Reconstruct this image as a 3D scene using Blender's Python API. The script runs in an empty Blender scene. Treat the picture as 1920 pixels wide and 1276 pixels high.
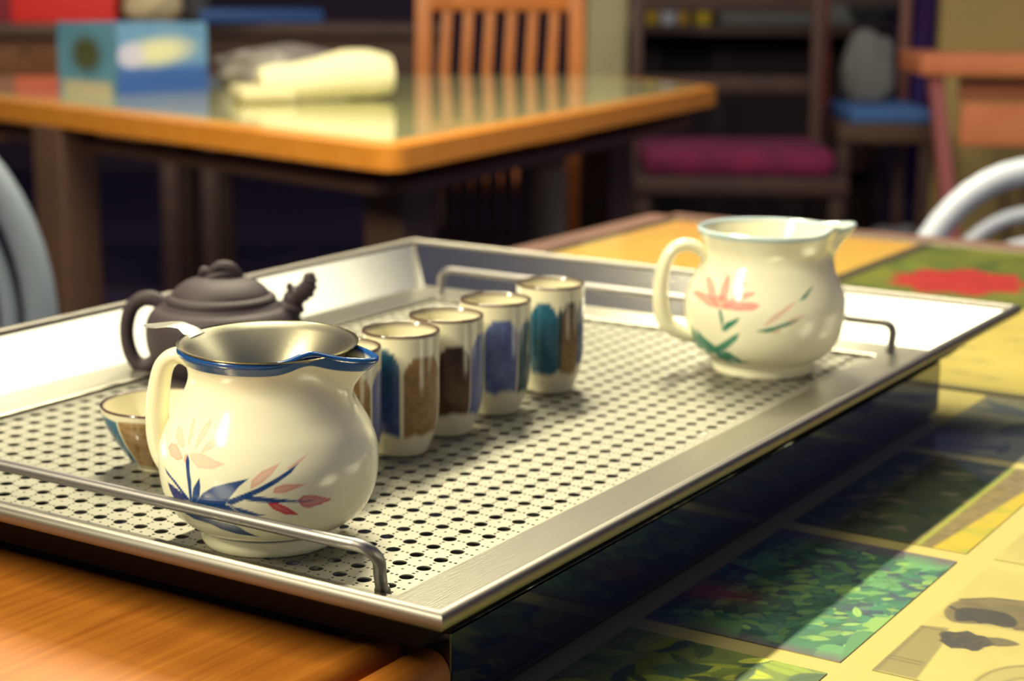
import bpy, bmesh, math, random
import numpy as np
from mathutils import Vector, Matrix

S = bpy.context.scene
C = S.collection
# ------------------------------------------------------------------ camera
F_PX, TILT, ROLL, CAM_H = 3299.3, 0.213279, 0.00911, 0.234
cam = bpy.data.cameras.new('camera'); camo = bpy.data.objects.new('camera', cam); C.objects.link(camo)
cam.sensor_width = 36.0; cam.lens = 36.0 * F_PX / 1920; cam.clip_start = 0.02; cam.clip_end = 60
camo.location = (0, 0, CAM_H)
camo.rotation_euler = (Matrix.Rotation(math.pi/2 - TILT, 3, 'X') @ Matrix.Rotation(ROLL, 3, 'Z')).to_euler()
cam.dof.use_dof = True; cam.dof.focus_distance = 0.66; cam.dof.aperture_fstop = 11.0
S.camera = camo
# ------------------------------------------------------------------ world, lights, exposure
S.view_settings.view_transform = 'Standard'; S.view_settings.look = 'None'
S.view_settings.exposure = 1.08; S.view_settings.gamma = 1.0
w = bpy.data.worlds.new('world'); S.world = w; w.use_nodes = True
w.node_tree.nodes['Background'].inputs[0].default_value = (0.40, 0.42, 0.95, 1)
w.node_tree.nodes['Background'].inputs[1].default_value = 0.07
YAW, AX, AY = 1.0101137, -0.02206296, 0.53119145          # the tray's corner and its long direction
XD = Vector((math.cos(YAW), math.sin(YAW), 0)); YD = Vector((-math.sin(YAW), math.cos(YAW), 0))
def sw(s, w_, z=0.0):
    return Vector((AX, AY, z)) + XD*s + YD*w_
def area(name, loc, target, sx, sy, power, col, up=None):
    l = bpy.data.lights.new(name, 'AREA'); l.shape = 'RECTANGLE'; l.size = sx; l.size_y = sy
    l.energy = power; l.color = col
    o = bpy.data.objects.new(name, l); C.objects.link(o); o.location = loc
    z = (Vector(loc) - Vector(target)).normalized()
    x = Vector(up) if up else Vector((1, 0, 0)); x = (x - z*x.dot(z)).normalized(); y = z.cross(x)
    o.rotation_euler = Matrix((x, y, z)).transposed().to_euler()
    return o
area('ceiling_tube_light', sw(1.30, 0.95, 1.6), sw(1.30, 0.2, 0), 1.15, 0.05, 38, (1.0, 0.90, 0.60), XD)
area('ceiling_tube_light', sw(-1.30, 0.95, 1.6), sw(0.1, 0.15, 0), 1.0, 0.05, 42, (1.0, 0.90, 0.60), XD)
area('ceiling_panel_light', (1.0, 2.25, 1.65), (1.0, 2.25, 0), 1.0, 1.2, 7, (1.0, 0.94, 0.68))
area('ceiling_panel_light', (-0.16, 1.12, 1.65), (-0.16, 1.12, 0), 0.7, 0.45, 4.5, (1.0, 0.94, 0.68))
area('room_tube_light', (-0.3, 2.2, 1.25), (-0.3, 3.6, -0.1), 1.3, 0.25, 6.5, (1.0, 0.90, 0.64), (1, 0, 0))
area('sideboard_fill_light', (-1.3, 4.5, 1.3), (-1.4, 5.3, 0.0), 0.5, 0.2, 7, (1.0, 0.90, 0.70), (1, 0, 0))  # extra fill lamp, added to brighten the packets on the sideboard
area('room_tube_light', (2.4, 4.2, 1.7), (2.2, 5.0, -0.2), 1.3, 0.25, 6, (1.0, 0.88, 0.66), (1, 0, 0))
# ------------------------------------------------------------------ helpers
def srgb(c):
    return tuple(((v/255)/12.92 if v/255 <= .04045 else (((v/255)+.055)/1.055)**2.4) for v in c)
_m = {}
def mat(name, col, rough=.5, metal=0, coat=0, bump=0, bscale=200, noise=0, nscale=20, stretch=(1,1,1), col2=None, trans=0, attr=None, emit=None, spec=.5, aniso=0, sub=0):
    if name in _m: return _m[name]
    m = bpy.data.materials.new(name); m.use_nodes = True; _m[name] = m
    nt = m.node_tree; b = nt.nodes['Principled BSDF']; L = nt.links.new
    b.inputs['Base Color'].default_value = (*srgb(col), 1); b.inputs['Roughness'].default_value = rough
    b.inputs['Metallic'].default_value = metal; b.inputs['Coat Weight'].default_value = coat
    b.inputs['Coat Roughness'].default_value = .04; b.inputs['Specular IOR Level'].default_value = spec
    if sub: b.inputs['Subsurface Weight'].default_value = sub; b.inputs['Subsurface Radius'].default_value = (.004, .003, .002)
    if aniso: b.inputs['Anisotropic'].default_value = aniso
    src = None
    if attr:
        a = nt.nodes.new('ShaderNodeAttribute'); a.attribute_name = attr; L(a.outputs['Color'], b.inputs['Base Color'])
    if noise or bump:
        tc = nt.nodes.new('ShaderNodeTexCoord'); mp = nt.nodes.new('ShaderNodeMapping')
        mp.inputs['Scale'].default_value = stretch; L(tc.outputs['Object'], mp.inputs['Vector'])
    if noise:
        n = nt.nodes.new('ShaderNodeTexNoise'); n.inputs['Scale'].default_value = nscale; n.inputs['Detail'].default_value = 6
        L(mp.outputs[0], n.inputs['Vector'])
        r = nt.nodes.new('ShaderNodeValToRGB'); r.color_ramp.elements[0].position = .5-.5*noise; r.color_ramp.elements[1].position = .5+.5*noise
        r.color_ramp.elements[0].color = (*srgb(col), 1); r.color_ramp.elements[1].color = (*srgb(col2 or col), 1)
        L(n.outputs['Fac'], r.inputs[0]); L(r.outputs[0], b.inputs['Base Color'])
    if bump:
        n2 = nt.nodes.new('ShaderNodeTexNoise'); n2.inputs['Scale'].default_value = bscale; L(mp.outputs[0], n2.inputs['Vector'])
        bp = nt.nodes.new('ShaderNodeBump'); bp.inputs['Strength'].default_value = bump; bp.inputs['Distance'].default_value = .001
        L(n2.outputs['Fac'], bp.inputs['Height']); L(bp.outputs[0], b.inputs['Normal'])
    return m
def glass_mat():
    m = bpy.data.materials.new('table_glass'); m.use_nodes = True; nt = m.node_tree; nt.nodes.clear(); L = nt.links.new
    o = nt.nodes.new('ShaderNodeOutputMaterial'); mx = nt.nodes.new('ShaderNodeMixShader'); fr = nt.nodes.new('ShaderNodeFresnel'); fr.inputs[0].default_value = 1.45
    t = nt.nodes.new('ShaderNodeBsdfTransparent'); t.inputs[0].default_value = (.97, .99, .95, 1); g = nt.nodes.new('ShaderNodeBsdfGlossy'); g.inputs['Roughness'].default_value = .03
    ge = nt.nodes.new('ShaderNodeNewGeometry'); mu = nt.nodes.new('ShaderNodeMath'); mu.operation = 'SUBTRACT'; mu.use_clamp = True
    L(fr.outputs[0], mu.inputs[0]); L(ge.outputs['Backfacing'], mu.inputs[1]); L(mu.outputs[0], mx.inputs[0]); L(t.outputs[0], mx.inputs[1]); L(g.outputs[0], mx.inputs[2]); L(mx.outputs[0], o.inputs[0])
    return m
def mesh(name, V, Fc, m=None, parent=None, smooth=True, cols=None, loc=None, angle=None):
    me = bpy.data.meshes.new(name); me.from_pydata([tuple(v) for v in V], [], [tuple(f) for f in Fc]); me.update()
    o = bpy.data.objects.new(name, me); C.objects.link(o)
    if m:
        for k in (m if isinstance(m, list) else [m]): me.materials.append(k)
    if smooth:
        me.polygons.foreach_set('use_smooth', [True]*len(me.polygons))
        if angle: me.set_sharp_from_angle(angle=math.radians(angle))
    if cols is not None:
        a = me.color_attributes.new('paint', 'FLOAT_COLOR', 'POINT'); a.data.foreach_set('color', np.asarray(cols, dtype=np.float32).ravel())
    if parent: o.parent = parent
    if loc is not None: o.location = loc
    return o
def thing(name, label, cat, loc=(0,0,0), group=None, rz=0):
    o = bpy.data.objects.new(name, None); o.empty_display_size = .02; C.objects.link(o); o.location = loc; o.rotation_euler = (0,0,rz)
    o['label'] = label; o['category'] = cat
    if group: o['group'] = group
    return o
def tag(o, label, cat, group=None):
    o['label'] = label; o['category'] = cat
    if group: o['group'] = group
    return o
class MB:
    def __init__(s): s.V = []; s.F = []
    def add(s, V, F):
        n = len(s.V); s.V += [tuple(v) for v in V]; s.F += [tuple(i+n for i in f) for f in F]; return s
    def box(s, c, d, rz=0, M=None, bev=0):
        bm = bmesh.new(); bmesh.ops.create_cube(bm, size=1); bmesh.ops.scale(bm, vec=d, verts=bm.verts)
        if bev: bmesh.ops.bevel(bm, geom=bm.edges[:], offset=bev, segments=3, profile=.6, affect='EDGES')
        R = Matrix.Translation(c) @ (M.to_4x4() if M else Matrix.Rotation(rz, 4, 'Z')); bm.transform(R)
        bm.verts.index_update(); s.add([v.co[:] for v in bm.verts], [[v.index for v in f.verts] for f in bm.faces]); bm.free(); return s
    def bar(s, a, b, wx, wy, bev=.003, up=(0,0,1)):
        a = Vector(a); b = Vector(b); z = (b-a).normalized(); x = Vector(up).cross(z)
        if x.length < .1: x = Vector((1,0,0))
        x.normalize(); y = z.cross(x); M = Matrix((x, y, z)).transposed()
        return s.box((a+b)/2, (wx, wy, (b-a).length), M=M, bev=bev)
    def tube(s, P, R, n=16, closed=False, flat=None, caps=True):
        V, F = tube(P, R, n, closed, flat, caps); return s.add(V, F)
    def build(s, name, m, parent=None, smooth=True, angle=40, loc=None):
        return mesh(name, s.V, s.F, m, parent, smooth, loc=loc, angle=angle)
def lathe(prof, n=96, c=(0,0,0)):
    V = []; F = []
    for r, z in prof:
        for i in range(n):
            a = 2*math.pi*i/n; V.append((c[0]+r*math.cos(a), c[1]+r*math.sin(a), c[2]+z))
    for j in range(len(prof)-1):
        for i in range(n): F.append((j*n+i, j*n+(i+1)%n, (j+1)*n+(i+1)%n, (j+1)*n+i))
    return V, F
def spline(P, k=8, closed=False):
    P = [Vector(p) for p in P]; out = []; n = len(P)
    for i in range(n if closed else n-1):
        g = lambda j: P[j % n] if closed else P[min(max(j, 0), n-1)]
        p0, p1, p2, p3 = g(i-1), g(i), g(i+1), g(i+2)
        for t in range(k):
            t /= k; out.append(.5*((2*p1)+(p2-p0)*t+(2*p0-5*p1+4*p2-p3)*t*t+(3*p1-p0-3*p2+p3)*t**3))
    if not closed: out.append(P[-1])
    return out
def tube(P, R, n=16, closed=False, flat=None, caps=True):
    # R: radius or list; flat: (axis vector, list of widths across that axis)
    P = [Vector(p) for p in P]; m = len(P); R = R if isinstance(R, (list, tuple)) else [R]*m
    if len(R) != m: R = list(np.interp(np.linspace(0, 1, m), np.linspace(0, 1, len(R)), R))
    V = []; F = []; prev = None
    for i in range(m):
        t = (P[(i+1) % m]-P[i-1]) if closed else (P[min(i+1, m-1)]-P[max(i-1, 0)]); t.normalize()
        if flat is not None: x = Vector(flat[0]); x = (x - t*x.dot(t)).normalized()
        elif prev is None:
            x = Vector((0,0,1)) if abs(t.z) < .9 else Vector((1,0,0)); x = (x - t*x.dot(t)).normalized()
        else: x = (prev - t*prev.dot(t)).normalized()
        prev = x; y = t.cross(x)
        w_ = flat[1] if flat is not None else None
        wx = (w_ if not isinstance(w_, (list, tuple)) else np.interp(i/(m-1), np.linspace(0, 1, len(w_)), w_)) if w_ is not None else R[i]
        for k in range(n):
            a = 2*math.pi*k/n; V.append(P[i]+x*(wx*math.cos(a))+y*(R[i]*math.sin(a)))
    for i in range(m if closed else m-1):
        for k in range(n): F.append((i*n+k, i*n+(k+1) % n, ((i+1) % m)*n+(k+1) % n, ((i+1) % m)*n+k))
    if caps and not closed: F.append(tuple(range(n-1, -1, -1))); F.append(tuple(range((m-1)*n, m*n)))
    return V, F
def poly_alpha(X, Y, poly, aa, chunk=None):
    # soft coverage of a polygon at the points (X, Y)
    px = np.array([p[0] for p in poly]); py = np.array([p[1] for p in poly]); n = len(px)
    x0, x1, y0, y1 = px.min()-aa*2, px.max()+aa*2, py.min()-aa*2, py.max()+aa*2
    out = np.zeros(X.shape); sel = (X > x0) & (X < x1) & (Y > y0) & (Y < y1)
    x = X[sel]; y = Y[sel]
    if x.size == 0: return out
    ins = np.zeros(x.shape, bool); d = np.full(x.shape, 1e9)
    for i in range(n):
        ax, ay, bx, by = px[i], py[i], px[(i+1) % n], py[(i+1) % n]
        c = ((ay > y) != (by > y)) & (x < (bx-ax)*(y-ay)/(by-ay+1e-12)+ax); ins ^= c
        t = np.clip(((x-ax)*(bx-ax)+(y-ay)*(by-ay))/((bx-ax)**2+(by-ay)**2+1e-15), 0, 1)
        d = np.minimum(d, np.hypot(x-ax-t*(bx-ax), y-ay-t*(by-ay)))
    out[sel] = np.clip(.5+np.where(ins, d, -d)/aa, 0, 1); return out
def lin(c): return np.array(srgb(c))
rng = np.random.default_rng(4)
def vnoise(X, Y, s, seed=0):
    # smooth value noise
    r = np.random.default_rng(seed); G = r.random((64, 64)); x = X/s; y = Y/s
    i = np.floor(x).astype(int); j = np.floor(y).astype(int); fx = x-i; fy = y-j; fx = fx*fx*(3-2*fx); fy = fy*fy*(3-2*fy)
    g = lambda a, b: G[a % 64, b % 64]
    return (g(i, j)*(1-fx)+g(i+1, j)*fx)*(1-fy)+(g(i, j+1)*(1-fx)+g(i+1, j+1)*fx)*fy
# ------------------------------------------------------------------ materials
M = dict(
 steel=mat('brushed_steel', (186, 184, 174), .16, 1, bump=.04, bscale=60, stretch=(1, 30, 30)),
 ledge=mat('ledge_steel', (136, 134, 124), .32, .95, bump=.15, bscale=60, stretch=(1, 30, 30)),
 plate=mat('perforated_steel', (144, 142, 130), .5, .7),
 polish=mat('polished_steel', (120, 122, 128), .07, 1),
 rod=mat('steel_rod', (140, 137, 136), .42, 1),
 lip=mat('tray_lip_steel', (124, 120, 114), .48, 1), under=mat('rim_underside_shade', (16, 14, 20), .8, 0, spec=.05),  # under: near-black, the shade below the rim is put into the colour
 porc=mat('white_porcelain', (236, 231, 198), .17, 0, .35, attr='paint', sub=.06),
 porcw=mat('plain_porcelain', (236, 231, 198), .17, 0, .35, sub=.06),
 clay=mat('purple_clay', (58, 48, 54), .62, 0, bump=.25, bscale=900, spec=.35),
 wood=mat('orange_wood', (148, 80, 14), .5, 0, 0, noise=.75, nscale=12, stretch=(1.0, 26, 10), col2=(192, 120, 40)),
 rimwood=mat('table_rim_wood', (196, 118, 34), .4, 0, .2, noise=.6, nscale=8, stretch=(2, 8, 8), col2=(214, 142, 52)),
 dark=mat('dark_wood', (52, 34, 34), .55, noise=.6, nscale=7, stretch=(2, 2, 8), col2=(72, 48, 42)),
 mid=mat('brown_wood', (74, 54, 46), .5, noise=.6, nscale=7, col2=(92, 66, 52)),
 chairw=mat('orange_chair_wood', (176, 96, 34), .4, noise=.6, nscale=7, stretch=(3, 3, 1), col2=(206, 124, 52)),
 pink=mat('pinkish_table_wood', (196, 112, 74), .45, noise=.6, nscale=9, col2=(214, 134, 90)),
 cream=mat('cream_paint', (168, 160, 124), .7, noise=.4, nscale=3, col2=(182, 174, 138)),
 plas=mat('grey_white_plastic', (176, 182, 200), .4), plasd=mat('dull_plastic', (112, 122, 136), .5), plasb=mat('blue_grey_fabric', (92, 104, 150), .8, bump=.3, bscale=300),
)
# ------------------------------------------------------------------ room
def struct(o): o['kind'] = 'structure'; return o
FLOOR = -0.784
struct(MB().box((0.6, 3.4, FLOOR-.05), (9, 10.4, .1)).build('floor', mat('dark_floor', (40, 30, 56), .6, noise=.5, nscale=3, col2=(52, 38, 60)), smooth=False))
struct(MB().box((0.6, 8.55, .6), (9, .1, 2.8)).build('wall_back', mat('dark_wall', (46, 32, 62), .8, noise=.5, nscale=2, col2=(58, 40, 62)), smooth=False))
struct(MB().box((-3.95, 3.4, .6), (.1, 10.4, 2.8)).build('wall_left', mat('side_wall', (120, 110, 96), .8, noise=.4, nscale=2, col2=(130, 118, 100)), smooth=False))
# ------------------------------------------------------------------ the glass-topped table
GZ = -0.0315
tab = thing('glass_topped_table', 'large table in the foreground with printed photographs under its glass top', 'table', sw(.35, -.2, FLOOR))
tab.rotation_euler = (0, 0, YAW)
def tl(s, w_, z): return (s-.35, w_+.2, z-FLOOR)            # tray frame -> table frame
S0, S1, W0, W1 = -.62, 1.245, -.95, .56
b = MB(); b.box(tl((S0+S1)/2, (W0+W1)/2, GZ-.0196), (S1-S0-.05, W1-W0-.05, .032)); b.build('tabletop', mat('cream_paper_backing', (196, 174, 108), .75, noise=.4, nscale=6, col2=(204, 182, 118)), tab, False)
for a, c in (((S0, W0), (S1, W0)), ((S1, W0), (S1, W1)), ((S1, W1), (S0, W1)), ((S0, W1), (S0, W0))):
    MB().bar(tl(a[0], a[1], GZ-.0195), tl(c[0], c[1], GZ-.0195), .04, .036, .006).build('rim_board', mat('table_edge_wood', (92, 66, 58), .45, noise=.5, nscale=8, col2=(112, 80, 66)), tab)
MB().box(tl((S0+S1)/2, (W0+W1)/2, GZ-.00125), (S1-S0-.04, W1-W0-.04, .0025)).build('glass_pane', glass_mat(), tab, False)
for a in (S0+.06, S1-.06):
    for c in (W0+.06, W1-.06):
        MB().box(tl(a, c, (FLOOR+GZ-.03)/2), (.06, .06, -FLOOR+GZ-.03), bev=.004).build('leg', M['dark'], tab)
# photographs lying under the glass
def photo(name, label, s0, s1, w0, w1, fn, step=.0008, cat='photograph', group='photographs under the table glass', lift=0):
    ns = max(8, int((s1-s0)/step)); nw = max(8, int((w1-w0)/step))
    Sg, Wg = np.meshgrid(np.linspace(s0, s1, ns), np.linspace(w0, w1, nw), indexing='ij')
    col = fn(Sg, Wg); col = np.concatenate([col, np.ones(col.shape[:2]+(1,))], 2)
    cs, cw = (s0+s1)/2, (w0+w1)/2
    # a printed sheet: painted upper face, thin edge, underside
    V = np.stack([Sg-cs, Wg-cw, np.full(Sg.shape, .0004)], 2).reshape(-1, 3); n = ns*nw
    idx = np.arange(n).reshape(ns, nw)
    F = np.stack([idx[:-1, :-1], idx[1:, :-1], idx[1:, 1:], idx[:-1, 1:]], 2).reshape(-1, 4).tolist()
    ring = idx[:, 0].tolist()+idx[-1, 1:].tolist()+idx[:-1, -1][::-1].tolist()+idx[0, 1:-1][::-1].tolist()
    VB = V[ring].copy(); VB[:, 2] = 0; k = len(ring)
    F += [(ring[i], n+i, n+(i+1) % k, ring[(i+1) % k]) for i in range(k)]
    V = np.concatenate([V, VB]); cc = np.concatenate([col.reshape(-1, 4), np.tile([.6, .57, .4, 1], (k, 1))])
    o = mesh(name, V, F, mat('photo_paper', (200, 200, 180), .5, attr='paint'), smooth=False, cols=cc, loc=sw(cs, cw, GZ-.0035+lift))
    o.rotation_euler = (0, 0, YAW); return tag(o, label, cat, group)
def blend(col, a, c): return col*(1-a[..., None])+lin(c)*a[..., None]
def leafset(col, Sg, Wg, n, box, L, cols, seed, br=.45, al=1.0):
    r = np.random.default_rng(seed)
    for k in range(n):
        cs = r.uniform(box[0], box[1]); cw = r.uniform(box[2], box[3]); a = r.uniform(0, math.pi) if r.random() < .4 else r.normal(-.9, .35)
        l = L*r.uniform(.5, 1.25); b = l*br*r.uniform(.6, 1.2)
        ca, sa = math.cos(a), math.sin(a); dx = Sg-cs; dy = Wg-cw
        u = (dx*ca+dy*sa)/l; v = (-dx*sa+dy*ca)/b
        q = 1-u*u-np.abs(v)*(1+.25*u); al_ = np.clip(q*5, 0, 1)*al
        c = np.array(lin(cols[r.integers(len(cols))]))*r.uniform(.7, 1.15)
        vein = 1-.25*np.exp(-(v/.12)**2)
        col = col*(1-al_[..., None])+(c*vein[..., None])*al_[..., None]
    return col
def base(Sg, c1, c2, s, Wg, seed):
    n = (vnoise(Sg, Wg, s, seed)+.5*vnoise(Sg, Wg, s/2.3, seed+1)+.3*vnoise(Sg, Wg, s/5, seed+2))/1.8
    return lin(c1)*(1-n[..., None])+lin(c2)*n[..., None]
def f_leaves(Sg, Wg):
    c = base(Sg, (20, 50, 75), (70, 90, 110), .012, Wg, 3)
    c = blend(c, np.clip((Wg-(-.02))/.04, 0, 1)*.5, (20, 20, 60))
    c = leafset(c, Sg, Wg, 230, (.186, .318, -.07, .018), .006, [(45, 110, 95), (60, 130, 100), (35, 85, 85), (85, 120, 110)], 5)
    c = leafset(c, Sg, Wg, 330, (.188, .31, -.066, .012), .0058, [(120, 165, 105), (95, 150, 105), (145, 180, 105), (60, 125, 100), (50, 110, 95)], 6, .5)
    e = np.maximum(np.clip((.19-Sg)/.012, 0, 1), np.clip((Sg-.308)/.014, 0, 1)); n = vnoise(Sg, Wg, .006, 9)
    c = blend(c, e*.75, (92, 84, 104)); c = blend(c, e*n*.8, (120, 60, 110))
    return blend(c, np.exp(-((Sg-.225)/.012)**2-((Wg-.012)/.02)**2)*.8, (190, 70, 70))
def f_bloss(Sg, Wg):
    c = base(Sg, (60, 85, 45), (150, 160, 70), .012, Wg, 13)
    c = leafset(c, Sg, Wg, 60, (.03, .165, -.066, .014), .014, [(190, 195, 60), (150, 165, 60), (60, 95, 70), (40, 70, 80)], 15)
    return leafset(c, Sg, Wg, 30, (.08, .165, -.066, .014), .009, [(215, 215, 80), (70, 90, 60)], 16)
def f_path(Sg, Wg):
    c = base(Sg, (96, 76, 50), (150, 126, 90), .004, Wg, 21)
    top = np.clip((Wg+.040-(Sg-.34)*-.03)/.0015, 0, 1)
    d = base(Sg, (24, 44, 40), (86, 96, 60), .012, Wg, 24); d = leafset(d, Sg, Wg, 90, (.34, .49, -.04, .014), .009, [(30, 55, 40), (130, 110, 90), (60, 80, 50)], 22)
    c = c*(1-top[..., None])+d*top[..., None]
    c = blend(c, np.exp(-((Wg+.0425)/.0014)**2)*.8, (170, 170, 60))
    fl = np.clip((-.0495-(Sg-.34)*.085-Wg)/.002, 0, 1)
    y = base(Sg, (226, 172, 30), (150, 158, 45), .010, Wg, 27)
    return c*(1-fl[..., None])+y*fl[..., None]
def f_grey(Sg, Wg):
    c = base(Sg, (60, 66, 84), (150, 140, 110), .02, Wg, 31)
    return leafset(c, Sg, Wg, 26, (.5, .64, -.066, .014), .028, [(36, 42, 60), (120, 110, 100), (60, 70, 90)], 33, .35)
def f_sepia(Sg, Wg):
    c = base(Sg, (188, 166, 100), (204, 182, 114), .03, Wg, 41)
    P = lambda pts, a, col, aa=.0012: blend(c, poly_alpha(Sg, Wg, pts, aa)*a, col)
    Q = lambda pts, a, col: P([(v.x, v.y) for v in spline([(x, y, 0) for x, y in pts], 5, True)], a*1.0, col)
    c = P([(.181, -.0792), (.237, -.0798), (.240, -.090), (.218, -.094), (.1815, -.097)], .85, (134, 118, 76))
    c = P([(.181, -.0792), (.236, -.0792), (.236, -.0815), (.181, -.0815)], .7, (120, 104, 70))
    for s in (.195, .198): c = P([(s, -.079), (s+.0012, -.079), (s+.0012, -.094), (s, -.094)], .8, (110, 92, 60))
    c = P([(.235, -.079), (.2365, -.079), (.2365, -.092), (.235, -.092)], .8, (110, 92, 60))
    c = Q([(.2600, -.0815), (.2745, -.0833), (.2840, -.0945), (.2875, -.1073), (.2870, -.150), (.2500, -.150), (.2505, -.1185), (.2560, -.1085), (.2480, -.0927), (.2500, -.086)], .95, (118, 98, 70))
    c = Q([(.262, -.086), (.268, -.090), (.270, -.104), (.262, -.112), (.2535, -.110), (.2545, -.098), (.2500, -.090)], .9, (46, 38, 40))
    c = P([(.2640, -.0815), (.2652, -.083), (.2535, -.101), (.2520, -.099)], .95, (48, 38, 40))
    c = P([(.2745, -.0833), (.2840, -.0945), (.2875, -.1073), (.2890, -.1073), (.2855, -.0940), (.2755, -.0820)], .9, (60, 48, 42))
    c = Q([(.243, -.101), (.255, -.120), (.249, -.135), (.243, -.12)], .8, (196, 174, 110))
    c = blend(c, poly_alpha(Sg, Wg, [(.25, -.083), (.275, -.085), (.289, -.12), (.252, -.12)], .004)*vnoise(Sg, Wg, .004, 48)*.35, (40, 32, 34))
    pts = [(.2247+.0100*math.cos(t)*(1+.14*math.sin(7*t))+.0055, -.100+.0105*math.sin(t)*(1+.12*math.cos(5*t))) for t in np.linspace(0, 6.1, 26)]
    c = P(pts, .95, (62, 50, 48)); c = blend(c, poly_alpha(Sg, Wg, pts, .001)*vnoise(Sg, Wg, .0018, 44)*.8, (40, 32, 44))
    c = Q([(.236, -.104), (.241, -.112), (.238, -.120), (.231, -.112)], .85, (80, 66, 60))
    e = np.hypot((Sg-.192)/.028, (Wg+.137)/.020); c = blend(c, np.clip((1-e)*10, 0, 1)*.75, (170, 152, 100))
    c = blend(c, np.exp(-((e-1)/.05)**2)*.7, (110, 92, 62)); return blend(c, np.exp(-((e-.55)/.05)**2)*.5, (110, 92, 62))
def f_page(Sg, Wg):
    c = base(Sg, (196, 170, 92), (208, 184, 106), .05, Wg, 51)
    for k in range(5):
        for j in range(9):
            if (k*7+j*5) % 4 == 0: continue
            s = .865-k*.042+rng.normal(0, .002); w_ = .10-j*.022
            c = blend(c, np.exp(-((Sg-s)/.0045)**2-((Wg-w_)/.0085)**2)*.5, (110, 96, 70))
    return c
def f_red(Sg, Wg):
    c = base(Sg, (54, 72, 28), (128, 126, 38), .05, Wg, 61)
    c = leafset(c, Sg, Wg, 40, (.93, 1.21, -.1, .26), .05, [(60, 80, 30), (120, 130, 40), (90, 105, 40)], 63, .3, .7)
    a = np.arctan2(Wg-.168, Sg-1.035); r = np.hypot((Sg-1.035)/.064, (Wg-.168)/.058)
    p = np.clip((1+.10*np.sin(9*a)-r)*12, 0, 1); c = blend(c, p, (186, 34, 36))
    return blend(c, p*vnoise(Sg, Wg, .012, 66)*.6, (150, 20, 32))
def f_orange(Sg, Wg):
    g = np.clip((Sg-.75)/.5+(Wg-.4)*1.2, 0, 1); n = vnoise(Sg, Wg, .06, 71)
    c = lin((204, 164, 66))*(1-g[..., None])+lin((204, 140, 76))*g[..., None]
    return blend(c, n*.25, (200, 190, 90))
def f_pale(Sg, Wg):
    c = base(Sg, (180, 158, 98), (202, 180, 112), .02, Wg, 81)
    e = np.hypot((Sg-.43)/.05, (Wg+.125)/.03); return blend(c, np.clip((1-e)*6, 0, 1)*.6, (120, 106, 80))
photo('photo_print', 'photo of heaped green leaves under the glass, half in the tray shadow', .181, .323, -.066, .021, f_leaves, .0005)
photo('photo_print', 'photo of yellow-green blossom under the glass at the bottom edge of the view', .02, .168, -.066, .021, f_bloss)
photo('photo_print', 'photo of a gravel path with yellow flowers under the glass', .336, .490, -.066, .021, f_path)
photo('photo_print', 'dull grey photo of pale leaf shapes under the glass near the tray middle', .503, .644, -.066, .021, f_grey)
photo('photo_print', 'sepia photo of a cone hat and a dark bundle under the glass', .181, .323, -.215, -.0792, f_sepia, .0006)
photo('photo_print', 'pale sepia photo under the glass beside the yellow flower photo', .336, .490, -.215, -.0792, f_pale, .001)
photo('printed_page', 'cream page with faint dark writing under the glass, beside the tray corner', .665, .925, -.26, .20, f_page, .0015, 'page')
photo('photo_print', 'photo of one large red flower on green under the glass behind the tray', .94, 1.215, -.25, .252, f_red, .0016)
photo('yellow_sheet', 'large plain yellow and orange sheet under the glass at the far corner', .66, 1.215, .268, .53, f_orange, .004, 'sheet')
for q in ((.652, -.9, .652, .25), (.93, -.9, .93, .25), (1.2, .26, .66, .26)):
    a = sw(q[0], q[1], GZ-.0046); c = sw(q[2], q[3], GZ-.0046)
    pass
sd = MB(); sd.bar(tl(.652, -.90, GZ-.0031), tl(.652, .545, GZ-.0031), .009, .0008, 0); sd.bar(tl(.66, .260, GZ-.0031), tl(1.22, .260, GZ-.0031), .013, .0008, 0)
sd.build('dark_border_strip', mat('dark_strip', (66, 52, 44), .6), tab, False)
# ------------------------------------------------------------------ wooden board at the near side
wb = thing('wooden_board', 'orange-brown wooden board with a moulded edge in front of the steel tray', 'board', sw(.0490, .0295, GZ)); wb.rotation_euler = (0, 0, YAW)
prof = [(0, 0), (0, .016), (.001, .0195), (.0035, .0225), (.0075, .024), (.0125, .0236), (.0150, .0222), (.0160, .0200), (.0175, .0165), (.0195, .0165), (.0210, .0200), (.0225, .0228), (.0255, .0250), (.030, .0252), (.0335, .0236), (.0360, .0228), (.0385, .0236), (.0415, .0240), (.0415, 0)]
V = []; 
for s in (-.40, 0): V += [(s, y, z) for y, z in prof]
n = len(prof); F = [(i, (i+1) % n, n+(i+1) % n, n+i) for i in range(n)]+[tuple(range(n-1, -1, -1)), tuple(range(n, 2*n))]
mesh('edge_moulding', V, F, M['wood'], wb, True, angle=50)
MB().box((-.2035, .0415+.25, .0118), (.393, .5, .0236), bev=.0008).build('panel', M['wood'], wb)
MB().box((-.0035, .0415+.25, .0113), (.007, .5, .0226), bev=.0008).build('end_strip', mat('end_strip_wood', (92, 44, 16), .4, noise=.5, nscale=20, stretch=(20, 2, 2), col2=(120, 60, 18)), wb)
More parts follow.
